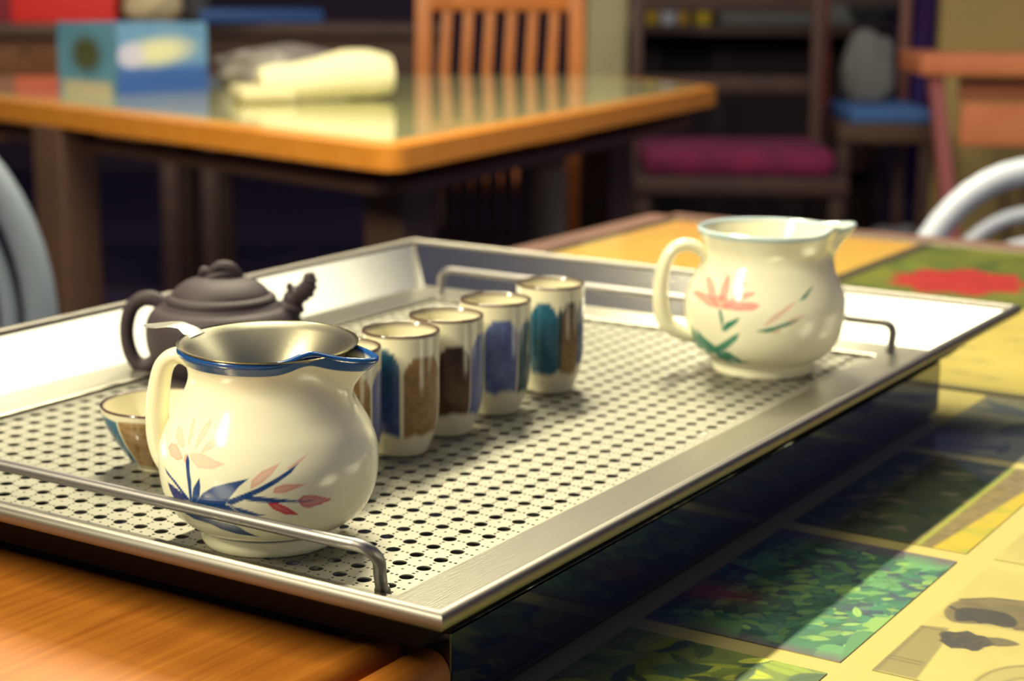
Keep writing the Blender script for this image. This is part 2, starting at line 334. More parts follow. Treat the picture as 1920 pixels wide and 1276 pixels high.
# ------------------------------------------------------------------ steel tray
TL, TW, TD, TT, TE = .62368, .45318, .02995, .02966, .03505
tray = thing('steel_tea_tray', 'large stainless steel tea tray with flared rim and perforated drain plate', 'tray', sw(0, 0, GZ)); tray.rotation_euler = (0, 0, YAW)
def sweep(prof, closed=True):
    V = []; F = []
    for o, z in prof:
        a = TD-o; V += [(a, a, z), (TL-a, a, z), (TL-a, TW-a, z), (a, TW-a, z)]
    m = len(prof)
    for j in range(m if closed else m-1):
        for i in range(4): F.append((j*4+i, j*4+(i+1) % 4, ((j+1) % m)*4+(i+1) % 4, ((j+1) % m)*4+i))
    return V, F
Z = -GZ
V, F = sweep([(-TE, Z+.0010), (-TE, Z+.0018), (-TE+.001, Z+.0024), (-.0020, Z+.0022), (-.0020, Z+.0010)], True)
mesh('ledge', V, F, M['ledge'], tray, True, angle=25)
V, F = sweep([(-.0020, Z+.0018), (-.0006, Z+.003), (TD-.0016, Z+TT-.0016), (TD-.0012, Z+TT-.0008)], False)
mesh('flared_wall', V, F, M['steel'], tray, False)
V, F = sweep([(TD-.0008+.0031*math.cos(a), Z+TT-.0030+.0034*math.sin(a)) for a in np.linspace(math.pi*.9, -math.pi*.9, 14)])
mesh('rolled_lip', V, F, M['lip'], tray, True, angle=50)
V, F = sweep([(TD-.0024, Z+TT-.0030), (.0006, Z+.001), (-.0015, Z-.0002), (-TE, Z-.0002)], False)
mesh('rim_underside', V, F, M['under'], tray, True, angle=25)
bs0, bs1, bw0, bw1 = .05, TL-.05, .03, TW-.03
b = MB(); t_ = .0012
for c, d in ((((bs0+bs1)/2, bw0, Z/2), (bs1-bs0, t_, Z-.001)), (((bs0+bs1)/2, bw1, Z/2), (bs1-bs0, t_, Z-.001)), ((bs0, (bw0+bw1)/2, Z/2), (t_, bw1-bw0, Z-.001)), ((bs1, (bw0+bw1)/2, Z/2), (t_, bw1-bw0, Z-.001)), (((bs0+bs1)/2, (bw0+bw1)/2, .0012), (bs1-bs0, bw1-bw0, .0012))):
    b.box(c, d)
b.build('drain_basin', M['polish'], tray, False)
# perforated plate: one tile with a big hole and five pin holes, repeated on a square lattice
def plate():
    p = .0117; bm = bmesh.new()
    def loop(cx, cy, r, n):
        vs = [bm.verts.new((cx+r*math.cos(2*math.pi*(k+.5)/n), cy+r*math.sin(2*math.pi*(k+.5)/n), 0)) for k in range(n)]
        return [bm.edges.new((vs[k], vs[(k+1) % n])) for k in range(n)], vs
    E = []; sq = [bm.verts.new(v) for v in ((0, 0, 0), (p, 0, 0), (p, p, 0), (0, p, 0))]
    E += [bm.edges.new((sq[k], sq[(k+1) % 4])) for k in range(4)]
    holes = [(.5*p, .5*p, .0030, 24)]+[(x*p, y*p, .00074, 8) for x, y in ((.068, .068), (.5, .105), (.105, .5), (.895, .5), (.5, .895))]
    loops = []
    for h in holes: e, vs = loop(*h); E += e; loops.append(vs)
    bmesh.ops.triangle_fill(bm, use_beauty=True, use_dissolve=False, edges=E)
    bm.verts.index_update(); V = np.array([v.co[:] for v in bm.verts]); F = []
    for f in bm.faces:
        ids = [v.index for v in f.verts]
        if f.normal.z < 0: ids = ids[::-1]
        F.append(ids)
    n = len(V); V2 = V.copy(); V2[:, 2] = -.0006; Q = []
    for vs in loops:
        k = len(vs)
        for i in range(k): Q.append((vs[i].index, vs[(i+1) % k].index, n+vs[(i+1) % k].index, n+vs[i].index))
    bm.free(); return np.concatenate([V, V2]), np.array(F), np.array(Q), n, p
V, F, Q, nv, p = plate()
x0, x1 = TD+TE-.006, TL-TD-TE+.006; y0, y1 = TD+TE-.006, TW-TD-TE+.006
nx, ny = int((x1-x0)/p)+1, int((y1-y0)/p)+1; AV = []; AF = []; AQ = []; m = len(V); k = 0
for i in range(nx):
    for j in range(ny):
        AV.append(V+np.array([x0+i*p, y0+j*p, Z])); AF.append(F+k*m); AQ.append(Q+k*m); k += 1
mesh('perforated_plate', np.concatenate(AV), np.concatenate(AF).tolist()+np.concatenate(AQ).tolist(), M['plate'], tray, False)
def handle(s, wa, wb_, lean, h, lw):
    q = .011
    e = [(0, 0, 0), (.35, .45, .40), (.62, .82, .70)]
    P = [(s+lean*a, wa-lw*b_, Z+.0005+h*c) for a, b_, c in e]+[(s+lean*.86, wa-lw+.0022, Z+h*.92), (s+lean*.97, wa-lw+.0065, Z+h*.995), (s+lean, wa-lw+q+.004, Z+h)]
    P += [(s+lean, wa+(wb_-wa)*k/6, Z+h) for k in range(1, 6)]
    P += [(s+lean, wb_+lw-q-.004, Z+h), (s+lean*.97, wb_+lw-.0065, Z+h*.995), (s+lean*.86, wb_+lw-.0022, Z+h*.92)]+[(s+lean*a, wb_+lw*b_, Z+.0005+h*c) for a, b_, c in e[::-1]]
    P = spline(P, 6)
    b = MB(); b.tube(P, .0025, 18)
    for q in (wa, wb_): b.tube([(s, q, Z), (s, q, Z+.0032)], [.0036, .0026], 18)
    return b.build('wire_handle', M['rod'], tray)
handle(.0683, .0735, .385, -.018, .0245, .008); handle(.572, .0605, .394, .004, .019, .0)
# ------------------------------------------------------------------ painted jugs
NEAR_DECOR=[[[238,140,125],0.6,[[-2.595,0.04387],[-2.574,0.04488],[-2.553,0.04588],[-2.501,0.0462],[-2.453,0.04645],[-2.399,0.04533],[-2.35,0.04415],[-2.321,0.04318],[-2.293,0.04219],[-2.333,0.04149],[-2.376,0.04076],[-2.433,0.0411],[-2.496,0.04136],[-2.543,0.04264]]],[[238,140,125],0.42,[[-2.538,0.04936],[-2.551,0.05106],[-2.564,0.05276],[-2.506,0.05239],[-2.454,0.05196],[-2.406,0.05067],[-2.362,0.04936],[-2.334,0.04757],[-2.315,0.04565],[-2.369,0.04606],[-2.429,0.04642],[-2.474,0.04799]]],[[238,140,125],0.36,[[-2.364,0.05733],[-2.332,0.0566],[-2.301,0.05586],[-2.278,0.05367],[-2.258,0.05148],[-2.255,0.04918],[-2.26,0.04679],[-2.274,0.04741],[-2.289,0.04802],[-2.313,0.05065],[-2.339,0.05327],[-2.351,0.0553]]],[[238,140,125],0.36,[[-2.087,0.05836],[-2.08,0.05703],[-2.073,0.0557],[-2.088,0.05335],[-2.103,0.051],[-2.14,0.04853],[-2.184,0.04588],[-2.178,0.0483],[-2.181,0.05057],[-2.169,0.05293],[-2.155,0.0553],[-2.121,0.05683]]],[[238,140,125],0.36,[[-1.897,0.05323],[-1.901,0.05187],[-1.906,0.05051],[-1.951,0.049],[-1.996,0.04743],[-2.048,0.04646],[-2.102,0.04545],[-2.082,0.04722],[-2.066,0.04892],[-2.021,0.0505],[-1.975,0.05205],[-1.936,0.05264]]],[[238,140,125],0.42,[[-2.227,0.04486],[-2.148,0.04528],[-2.073,0.04561],[-2.005,0.0448],[-1.94,0.04393],[-1.886,0.0434],[-1.835,0.04284],[-1.887,0.04176],[-1.94,0.04063],[-2.018,0.04036],[-2.1,0.03999],[-2.145,0.04125],[-2.192,0.04247],[-2.209,0.04367]]],[[230,110,100],0.6,[[-2.285,0.04129],[-2.282,0.04301],[-2.278,0.04472],[-2.25,0.04349],[-2.224,0.04224],[-2.235,0.04156],[-2.247,0.04087],[-2.266,0.04108]]],[[215,120,110],0.5,[[-1.598,0.03367],[-1.592,0.03543],[-1.586,0.03718],[-1.541,0.03895],[-1.497,0.04064],[-1.418,0.04207],[-1.338,0.04344],[-1.374,0.04153],[-1.409,0.03959],[-1.454,0.0379],[-1.498,0.03618],[-1.548,0.03494]]],[[215,120,110],0.4,[[-1.285,0.0412],[-1.237,0.04244],[-1.187,0.04367],[-1.13,0.04484],[-1.071,0.04598],[-1.106,0.04473],[-1.14,0.04348],[-1.191,0.04227],[-1.24,0.04105],[-1.262,0.04113]]],[[215,105,100],0.6,[[-1.407,0.032],[-1.396,0.03317],[-1.384,0.03428],[-1.343,0.03481],[-1.301,0.03532],[-1.206,0.03496],[-1.109,0.03448],[-1.167,0.03378],[-1.224,0.03302],[-1.269,0.03241],[-1.313,0.03177],[-1.36,0.0319]]],[[200,75,95],0.75,[[-1.189,0.02831],[-1.166,0.02913],[-1.143,0.02995],[-1.096,0.02981],[-1.048,0.02963],[-0.952,0.02813],[-0.85,0.02645],[-0.917,0.02582],[-0.981,0.02512],[-1.037,0.02485],[-1.092,0.02454],[-1.123,0.02513],[-1.153,0.02571],[-1.171,0.02701]]],[[205,55,75],0.9,[[-1.464,0.02835],[-1.417,0.02814],[-1.369,0.02791],[-1.325,0.02685],[-1.28,0.02575],[-1.228,0.02393],[-1.171,0.02188],[-1.238,0.02238],[-1.302,0.0228],[-1.353,0.02411],[-1.404,0.0253],[-1.434,0.02684]]],[[20,62,125],0.95,[[-2.26,0.04149],[-2.255,0.04297],[-2.25,0.04445],[-2.228,0.04317],[-2.208,0.04188],[-2.173,0.03439],[-2.181,0.02608],[-2.198,0.02594],[-2.215,0.02579],[-2.215,0.02982],[-2.219,0.03376],[-2.234,0.03771]]],[[20,62,125],0.9,[[-2.611,0.03603],[-2.548,0.03517],[-2.493,0.03421],[-2.393,0.03238],[-2.317,0.03021],[-2.259,0.02821],[-2.205,0.02614],[-2.226,0.02595],[-2.248,0.02575],[-2.309,0.028],[-2.375,0.03016],[-2.45,0.03205],[-2.545,0.03365],[-2.577,0.03485]]],[[38,48,115],0.85,[[-2.552,0.03036],[-2.481,0.03009],[-2.42,0.02969],[-2.362,0.02895],[-2.308,0.02814],[-2.26,0.02699],[-2.215,0.02579],[-2.324,0.02503],[-2.458,0.02389],[-2.488,0.02571],[-2.52,0.0275],[-2.536,0.02894]]],[[20,62,125],0.95,[[-2.192,0.02545],[-2.172,0.02858],[-2.153,0.03168],[-2.112,0.03414],[-2.077,0.03645],[-2.073,0.03466],[-2.069,0.03286],[-2.079,0.03064],[-2.09,0.02842],[-2.117,0.02687],[-2.145,0.0253],[-2.168,0.02538]]],[[20,62,125],0.9,[[-2.153,0.02524],[-2.099,0.02781],[-2.049,0.03032],[-1.99,0.03204],[-1.936,0.03366],[-1.862,0.03476],[-1.791,0.03578],[-1.698,0.03691],[-1.608,0.03791],[-1.653,0.03623],[-1.698,0.03452],[-1.746,0.03183],[-1.798,0.02899],[-1.818,0.02757],[-1.839,0.02614],[-1.909,0.02568],[-1.982,0.02513],[-2.064,0.02526]]],[[20,62,125],0.95,[[-1.824,0.02782],[-1.811,0.0284],[-1.798,0.02899],[-1.725,0.03042],[-1.655,0.03177],[-1.592,0.03305],[-1.532,0.03419],[-1.471,0.03566],[-1.41,0.03709],[-1.354,0.03847],[-1.298,0.03983],[-1.236,0.04139],[-1.171,0.0429],[-1.208,0.04129],[-1.242,0.03963],[-1.305,0.03784],[-1.367,0.036],[-1.433,0.03437],[-1.5,0.03265],[-1.567,0.03119],[-1.635,0.02966],[-1.705,0.0282],[-1.778,0.02664],[-1.801,0.02723]]],[[20,62,125],0.9,[[-1.679,0.03093],[-1.606,0.0309],[-1.534,0.0308],[-1.463,0.03035],[-1.391,0.02983],[-1.297,0.02917],[-1.2,0.02836],[-1.118,0.02793],[-1.034,0.02739],[-1.118,0.02752],[-1.2,0.02756],[-1.297,0.02782],[-1.392,0.02796],[-1.464,0.02821],[-1.536,0.02839],[-1.586,0.02877],[-1.636,0.02913],[-1.657,0.03003]]],[[20,62,125],0.95,[[-2.458,0.02389],[-2.305,0.02508],[-2.182,0.0258],[-1.978,0.02663],[-1.801,0.02682],[-1.757,0.0251],[-1.713,0.02332],[-1.854,0.02159],[-2.016,0.01943],[-2.155,0.01922],[-2.327,0.01844],[-2.386,0.02128]]],[[20,62,125],0.9,[[-1.778,0.02637],[-1.72,0.02587],[-1.663,0.02533],[-1.596,0.02434],[-1.529,0.02327],[-1.498,0.02316],[-1.467,0.02304],[-1.51,0.02266],[-1.553,0.02225],[-1.61,0.02257],[-1.667,0.02284],[-1.7,0.02364],[-1.734,0.02436],[-1.756,0.02537]]],[[20,62,125],0.95,[[-2.341,0.01888],[-2.209,0.01961],[-2.101,0.01997],[-2.029,0.01964],[-1.961,0.01921],[-1.857,0.01859],[-1.758,0.0178],[-1.713,0.01643],[-1.67,0.01486],[-1.613,0.01341],[-1.553,0.01188],[-1.658,0.01259],[-1.764,0.01309],[-1.851,0.01414],[-1.939,0.01504],[-1.984,0.01608],[-2.036,0.01691],[-2.134,0.01734],[-2.243,0.01753],[-2.29,0.01823]]]]
FAR_DECOR=[[[228,135,125],0.8,[[-2.573,0.0513],[-2.635,0.05405],[-2.707,0.05676],[-2.665,0.05743],[-2.625,0.05808],[-2.544,0.0562],[-2.473,0.05428],[-2.406,0.0508],[-2.356,0.04718],[-2.395,0.04615],[-2.434,0.0451],[-2.499,0.04822]]],[[228,135,125],0.8,[[-2.324,0.0458],[-2.328,0.0497],[-2.338,0.05351],[-2.325,0.05703],[-2.31,0.06056],[-2.28,0.05993],[-2.25,0.0593],[-2.23,0.05633],[-2.212,0.05337],[-2.216,0.0503],[-2.226,0.04714],[-2.274,0.04648]]],[[228,135,125],0.8,[[-2.874,0.04661],[-2.846,0.04766],[-2.819,0.04868],[-2.651,0.04875],[-2.515,0.04851],[-2.426,0.04712],[-2.346,0.04567],[-2.323,0.04385],[-2.301,0.04203],[-2.379,0.04232],[-2.463,0.04253],[-2.635,0.04485]]],[[228,135,125],0.75,[[-2.253,0.04465],[-2.15,0.0483],[-2.048,0.05181],[-1.963,0.05229],[-1.879,0.05272],[-1.859,0.0524],[-1.84,0.05207],[-1.918,0.05017],[-1.996,0.04818],[-2.1,0.04583],[-2.206,0.04336],[-2.229,0.04401]]],[[228,135,125],0.85,[[-2.283,0.04253],[-2.193,0.04479],[-2.105,0.04696],[-1.974,0.04711],[-1.848,0.04712],[-1.811,0.04645],[-1.775,0.04577],[-1.808,0.04455],[-1.841,0.04333],[-1.944,0.04281],[-2.05,0.0422],[-2.163,0.04243]]],[[228,135,125],0.7,[[-2.447,0.0466],[-2.386,0.04817],[-2.328,0.0497],[-2.257,0.04892],[-2.19,0.0481],[-2.198,0.04573],[-2.206,0.04336],[-2.265,0.04303],[-2.326,0.04266],[-2.384,0.04464]]],[[228,135,125],0.7,[[-2.041,0.05634],[-2.031,0.05731],[-2.02,0.05829],[-2.003,0.05796],[-1.986,0.05764],[-1.995,0.0563],[-2.004,0.05496],[-2.022,0.05565]]],[[205,120,110],0.45,[[-1.73,0.034],[-1.681,0.03691],[-1.633,0.03978],[-1.523,0.04337],[-1.404,0.04673],[-1.356,0.04744],[-1.307,0.04812],[-1.368,0.04593],[-1.426,0.04371],[-1.514,0.04064],[-1.597,0.0374],[-1.664,0.03572]]],[[205,120,110],0.4,[[-1.51,0.03501],[-1.451,0.03699],[-1.391,0.03895],[-1.301,0.0398],[-1.206,0.04057],[-1.281,0.03815],[-1.352,0.03567],[-1.432,0.03537]]],[[190,100,90],0.4,[[-1.66,0.03163],[-1.577,0.03298],[-1.492,0.0342],[-1.524,0.03214],[-1.555,0.03001],[-1.608,0.03083]]],[[45,125,100],0.8,[[-2.3,0.04163],[-2.279,0.04156],[-2.259,0.04149],[-2.24,0.03875],[-2.221,0.03602],[-2.228,0.03313],[-2.243,0.03006],[-2.248,0.03258],[-2.26,0.03496],[-2.28,0.0383]]],[[45,125,100],0.75,[[-2.253,0.03],[-2.219,0.03235],[-2.19,0.03458],[-2.098,0.03672],[-2.009,0.03876],[-2.025,0.03707],[-2.042,0.03537],[-2.113,0.03256],[-2.194,0.02953],[-2.223,0.02977]]],[[45,125,100],0.85,[[-2.73,0.02701],[-2.625,0.02497],[-2.533,0.02277],[-2.455,0.02102],[-2.386,0.01911],[-2.341,0.02013],[-2.299,0.02112],[-2.192,0.02443],[-2.1,0.02753],[-2.052,0.02864],[-2.005,0.02971],[-2.025,0.0275],[-2.045,0.02526],[-2.127,0.02182],[-2.232,0.01797],[-2.397,0.01543],[-2.669,0.01177],[-2.678,0.0149],[-2.744,0.0174],[-2.705,0.02255]]],[[45,125,100],0.4,[[-2.874,0.02992],[-2.792,0.02644],[-2.722,0.02283],[-2.677,0.01888],[-2.645,0.01475],[-2.779,0.01402],[-2.983,0.01265],[-2.927,0.01789],[-2.896,0.02292],[-2.885,0.02643]]],[[45,125,100],0.7,[[-2.5,0.01596],[-2.334,0.0168],[-2.193,0.01731],[-2.099,0.01466],[-2.014,0.01156],[-1.949,0.01134],[-1.885,0.01106],[-2.057,0.00969],[-2.307,0.00741],[-2.354,0.00938],[-2.433,0.01082],[-2.442,0.01373]]],[[45,125,100],0.35,[[-1.813,0.0313],[-1.745,0.03232],[-1.678,0.03328],[-1.485,0.03621],[-1.281,0.03876],[-1.353,0.03688],[-1.423,0.03496],[-1.551,0.03299],[-1.676,0.03075],[-1.744,0.03105]]],[[45,125,100],0.35,[[-1.288,0.04808],[-1.197,0.05131],[-1.087,0.05437],[-1.045,0.05517],[-1.0,0.05596],[-1.1,0.05272],[-1.183,0.04937],[-1.236,0.04874]]]]

def jug(name, label, loc, prof, decor, band, phi, line, handlepts, hw, scale=1.0, res=860, bandw=.0026, hump=(.0034, 0, -.001), hphi=None, spr=.0112):
    root = thing(name, label, 'jug', loc)
    pr_ = spline([(r, z, 0) for r, z in prof], 14); pr_ = [(v.x, v.y) for v in pr_]
    rt, zt = prof[-1]; th = .0028
    lipc = [(rt+.0006, zt+.0010), (rt+.0003, zt+.0020), (rt-.0007, zt+.0026), (rt-.0018, zt+.0024), (rt-.0026, zt+.0014)]
    inner = [(r-th, z) for r, z in reversed(pr_) if .010 < z < zt-.0005][::4]+[(.018, .006), (.0, .0055)]
    outl = [(0.0001, .0012), (prof[0][0]-.004, .0012), (prof[0][0]-.003, 0)]+pr_+lipc
    full = outl+inner; n = res; A = np.arange(n)*2*math.pi/n; R = np.array([q[0] for q in full]); Zc = np.array([q[1] for q in full])
    T, RR = np.meshgrid(A, R); _, ZZ = np.meshgrid(A, Zc)
    dphi = (T-phi+math.pi) % (2*math.pi)-math.pi
    t = np.clip((ZZ-(zt-.030*scale))/(.032*scale), 0, 1); t = t*t*(3-2*t); tt = t**1.6
    wv = np.exp(-(dphi/.27)**2)
    R2 = RR+spr*scale*wv*tt; Z2 = ZZ+(hump[0]*np.exp(-((dphi+.62)/.25)**2)+hump[1]*np.exp(-((dphi-.62)/.25)**2)+hump[2]*wv)*tt
    V = np.stack([R2*np.cos(T), R2*np.sin(T), Z2], 2).reshape(-1, 3)
    m = len(full); idx = np.arange(m*n).reshape(m, n); nx_ = np.roll(idx, -1, 1)
    F = np.stack([idx[:-1], nx_[:-1], nx_[1:], idx[1:]], 2).reshape(-1, 4).tolist()
    col = np.tile(lin((236, 232, 204)), (m*n, 1)).reshape(m, n, 3)
    kout = len(outl); Th = (T[:kout]+math.pi) % (2*math.pi)-math.pi; ZO = ZZ[:kout]
    Th = np.where(Th > 1.2, Th-2*math.pi, Th); Rm = .042*scale; c = col[:kout]
    for cc, al, pl in decor:
        P = [((a if a < 1.2 else a-2*math.pi)*Rm, z) for a, z in pl]
        a = poly_alpha(Th*Rm, ZO, P, .0005)
        if cc[0] > 180:                                            # petals: washed centre, darker brushed rim
            e = poly_alpha(Th*Rm, ZO, P, .0022); a = a*(al*.92+.4*al*(1-np.clip((e-.5)*2, 0, 1)))
        else: a = a*(.955+.045*vnoise(Th*Rm, ZO, .002, 7))
        a = np.clip(a, 0, 1); c = c*(1-a[..., None])+np.array(srgb(cc))*a[..., None]
    if line is not None:
        a = np.exp(-((ZO-line)/.0005)**2); c = c*(1-a[..., None])+lin((24, 66, 110))*a[..., None]
    lo = zt-bandw*(1.0)+.0024*0; a = np.clip((ZO-lo)/.0004, 0, 1)*(np.arange(kout) < kout-0)[:, None]
    a = np.maximum(a, 0); c = c*(1-a[..., None])+lin(band)*a[..., None]
    col[:kout] = c
    cols = np.concatenate([col.reshape(-1, 3), np.ones((m*n, 1))], 1)
    mesh('jug_body', V, F, M['porc'], root, True, cols)
    hphi = phi+math.pi if hphi is None else hphi; ca, sa = math.cos(hphi), math.sin(hphi)
    P = spline([(r*ca, r*sa, z) for r, z in handlepts], 8)
    b = MB(); b.tube(P, hw, 24, flat=((-sa, ca, 0), [.0056*scale, .0052*scale, .0056*scale, .0062*scale])); b.build('jug_handle', M['porcw'], root)
    return root
NP = [(.0275,0),(.0283,.002),(.0278,.0055),(.0276,.0066),(.0322,.0084),(.0365,.0115),(.0403,.0158),(.0435,.0235),(.0447,.033),(.0442,.040),(.0415,.048),(.0370,.056),(.0335,.063),(.0318,.0685),(.0327,.074),(.0356,.0785)]
FP = [(.0295,0),(.030,.002),(.0298,.0055),(.0300,.0066),(.0345,.0088),(.040,.0135),(.0445,.022),(.0468,.033),(.0465,.042),(.0435,.051),(.0395,.059),(.0365,.0655),(.0362,.071),(.038,.0765),(.0402,.0812)]
HP = [(.0285,.0700),(.0345,.0742),(.0396,.0742),(.0440,.0700),(.0463,.0620),(.0476,.0512),(.0476,.0408),(.0459,.0328),(.0424,.0271),(.0385,.0245)]
J1 = Vector((-.0989, .6938, .0003)); J2 = Vector((.1475, 1.0096, .0003))
jug('painted_jug', 'white jug with blue rim and blue leaves, a steel strainer on top', J1, NP, NEAR_DECOR, (26, 74, 138), -.33, .0066, HP, [.0032, .0034, .0040, .0046, .0048, .0044, .0040], hump=(.0034, -.0008, -.0014), hphi=math.radians(170), spr=.0125, bandw=.0034)
HF = [(.034,.0655),(.0415,.0722),(.0500,.0735),(.0570,.0690),(.0610,.0580),(.0620,.0460),(.0610,.0350),(.0570,.0265),(.0480,.0215),(.0405,.0195)]
jug('painted_jug', 'white jug with pale rim, pink lotus and green leaves by the far tray end', J2, FP, FAR_DECOR, (186, 204, 208), .10, None, HF, [.0036, .0038, .0036, .0042, .0048, .0046, .0040], 1.05, 620, bandw=.0012, hump=(.0030, .0002, .0024))
# strainer on the near jug
st = thing('tea_strainer', 'round stainless steel tea strainer resting in the mouth of the blue-rimmed jug', 'strainer', J1+Vector((.0004, .0, .0822)))
st.rotation_euler = (math.radians(1.5), 0, 0)
pf = [(.0364, .0004), (.0366, .0000), (.0362, -.0004), (.0345, -.0012), (.0325, -.0035), (.0270, -.0090), (.0215, -.0150), (.0165, -.0215), (.0160, -.0260), (.0001, -.0262)]
pf2 = [(.0001, -.0255), (.0153, -.0253), (.0158, -.0212), (.0208, -.0142), (.0263, -.0082), (.0320, -.0026), (.0350, .0000), (.0364, .0004)]
V, F = lathe(pf2+pf[:1]+pf, 128); mesh('strainer_bowl', V, F, mat('strainer_steel', (168, 162, 138), .34, 1, bump=.03, bscale=500), st)
a0 = math.radians(157); dv = Vector((math.cos(a0), math.sin(a0), 0)); pv = Vector((-dv.y, dv.x, 0))
path = [dv*.0335+Vector((0,0,-.0010)), dv*.0366+Vector((0,0,.0008)), dv*.0400+Vector((0,0,.0022)), dv*.0440+Vector((0,0,.0026)), dv*.0500+Vector((0,0,.0018)), dv*.0560+Vector((0,0,.0010)), dv*.0590+Vector((0,0,.0008))]
b = MB(); P = spline(path, 8); b.tube(P, .0005, 16, flat=(pv, [.0060, .0058, .0042, .0052, .0066, .0040, .0008])); b.build('strainer_handle', mat('strainer_tab_steel', (225, 222, 208), .3, .8), st)
# ------------------------------------------------------------------ cups
STR = dict(teal=(28, 92, 122), tan=(150, 116, 70), brown=(92, 62, 40), peri=(92, 106, 158), dk=(34, 74, 80), blue=(60, 80, 140), choc=(60, 38, 34))
def cup(name, label, loc, prof, stripes, arch, group, res=300, thick=.0017, cat='cup', brim=(82, 60, 48)):
    pr_ = spline([(r, z, 0) for r, z in prof], 10); pr_ = [(v.x, v.y) for v in pr_]; rt, zt = prof[-1]
    outl = [(.0001, .0006), (prof[0][0]-.002, .0006)]+pr_+[(rt-.0002, zt+.0006), (rt-.0008, zt+.0008), (rt-.0014, zt+.0005)]
    inner = [(max(r-thick, .001), max(z, .004)) for r, z in reversed(pr_)][2::3]+[(.0001, .004)]
    full = outl+inner; n = res; A = np.arange(n)*2*math.pi/n
    T, RR = np.meshgrid(A, [q[0] for q in full]); _, ZZ = np.meshgrid(A, [q[1] for q in full])
    V = np.stack([RR*np.cos(T), RR*np.sin(T), ZZ], 2).reshape(-1, 3); m = len(full)
    idx = np.arange(m*n).reshape(m, n); nx_ = np.roll(idx, -1, 1)
    F = np.stack([idx[:-1], nx_[:-1], nx_[1:], idx[1:]], 2).reshape(-1, 4).tolist()
    col = np.tile(lin((230, 224, 194)), (m*n, 1)).reshape(m, n, 3); k = len(outl)
    ang = (T[:k]+math.pi/2+math.pi) % (2*math.pi)-math.pi; zz = ZZ[:k]; c = col[:k]
    for a0, a1, zb, zh, cc, c2 in stripes:
        mid = math.radians((a0+a1)/2); hwid = math.radians((a1-a0)/2); u = ((ang-mid+math.pi) % (2*math.pi)-math.pi)/hwid
        top = zh-(zh-zb)*arch*np.abs(u)**3; bot = zb-.001+(vnoise(ang*.02, zz*0, .0045, int(a0)+400)-.5)*.003
        a = np.clip((1-np.abs(u))*hwid*rt/.0004, 0, 1)*np.clip((top-zz)/.0008, 0, 1)*np.clip((zz-bot)/.0032, 0, 1)
        g = np.clip((zz-zb)/(zh-zb), 0, 1)[..., None]; n_ = vnoise(ang*.02, zz, .0022, int(a0)+277)[..., None]
        cc_ = (lin(STR[cc])*(1-g**2)+lin(STR[c2])*g**2)*(.8+.4*n_); c = c*(1-a[..., None])+cc_*a[..., None]
    col[:k] = c
    rimz = ((np.arange(m) >= k-4) & (np.arange(m) < k))
    col[rimz] = lin(brim)
    if group is None: o = mesh(name, V, F, M['porc'], None, True, np.concatenate([col.reshape(-1, 3), np.ones((m*n, 1))], 1), loc)
    else: o = mesh(name, V, F, M['porc'], None, True, np.concatenate([col.reshape(-1, 3), np.ones((m*n, 1))], 1), loc)
    return tag(o, label, cat, group)
CPF = [(.0125, 0), (.0133, .0010), (.0148, .0050), (.0170, .0110), (.0183, .0180), (.0188, .0270), (.0188, .0400), (.0188, .0594)]
G5 = 'tall striped tea cups in a row on the tray'
cup('tea_cup', 'tall cup mostly hidden behind the blue-rimmed jug, nearest of the row', (-.0788, .7885, .0002), CPF, [(-70, -20, .011, .050, 'peri', 'peri'), (8, 52, .011, .049, 'tan', 'tan'), (54, 100, .011, .050, 'blue', 'peri'), (110, 160, .011, .05, 'brown', 'choc'), (170, 220, .011, .05, 'teal', 'dk'), (228, 280, .011, .05, 'tan', 'tan')], .2, G5)
cup('tea_cup', 'tall cup with a teal stripe beside a tan stripe, next to the jug spout', (-.0534, .8265, .0002), CPF, [(-48, 2, .0105, .0535, 'blue', 'teal'), (7, 74, .0105, .0505, 'tan', 'tan'), (80, 130, .011, .05, 'brown', 'choc'), (140, 190, .011, .05, 'peri', 'peri'), (200, 250, .011, .05, 'brown', 'tan'), (258, 304, .011, .05, 'teal', 'dk')], .2, G5)
cup('tea_cup', 'tall cup with a dark brown stripe, third along the row', (-.0331, .8638, .0002), CPF, [(-12, 42, .0120, .0475, 'brown', 'choc'), (43, 95, .0105, .052, 'peri', 'peri'), (105, 150, .011, .05, 'teal', 'dk'), (160, 205, .011, .05, 'tan', 'tan'), (215, 260, .011, .05, 'peri', 'blue'), (270, 340, .011, .05, 'tan', 'tan')], .2, G5)
cup('tea_cup', 'tall cup with a broad periwinkle blue stripe, fourth along the row', (-.0089, .9068, .0002), CPF, [(-17, 39, .0125, .0525, 'peri', 'peri'), (41, 84, .0110, .0510, 'dk', 'teal'), (95, 140, .011, .05, 'tan', 'tan'), (150, 200, .011, .05, 'brown', 'choc'), (210, 260, .011, .05, 'blue', 'peri'), (270, 335, .011, .05, 'tan', 'tan')], .2, G5)
cup('tea_cup', 'tall cup with teal and brown stripes at the far end of the row', (.0209, .9551, .0002), CPF, [(-36, 12, .0120, .0520, 'teal', 'teal'), (11, 22, .0120, .049, 'dk', 'dk'), (19, 54, .0110, .0525, 'tan', 'choc'), (53, 78, .0150, .052, 'blue', 'blue'), (90, 140, .011, .05, 'peri', 'peri'), (150, 200, .011, .05, 'brown', 'choc'), (210, 260, .011, .05, 'tan', 'tan'), (270, 318, .011, .05, 'dk', 'teal')], .2, G5)
BPF = [(.0125, 0), (.0130, .0012), (.0150, .0030), (.0190, .0085), (.0225, .0140), (.0255, .0195), (.0275, .0250), (.0287, .0300)]
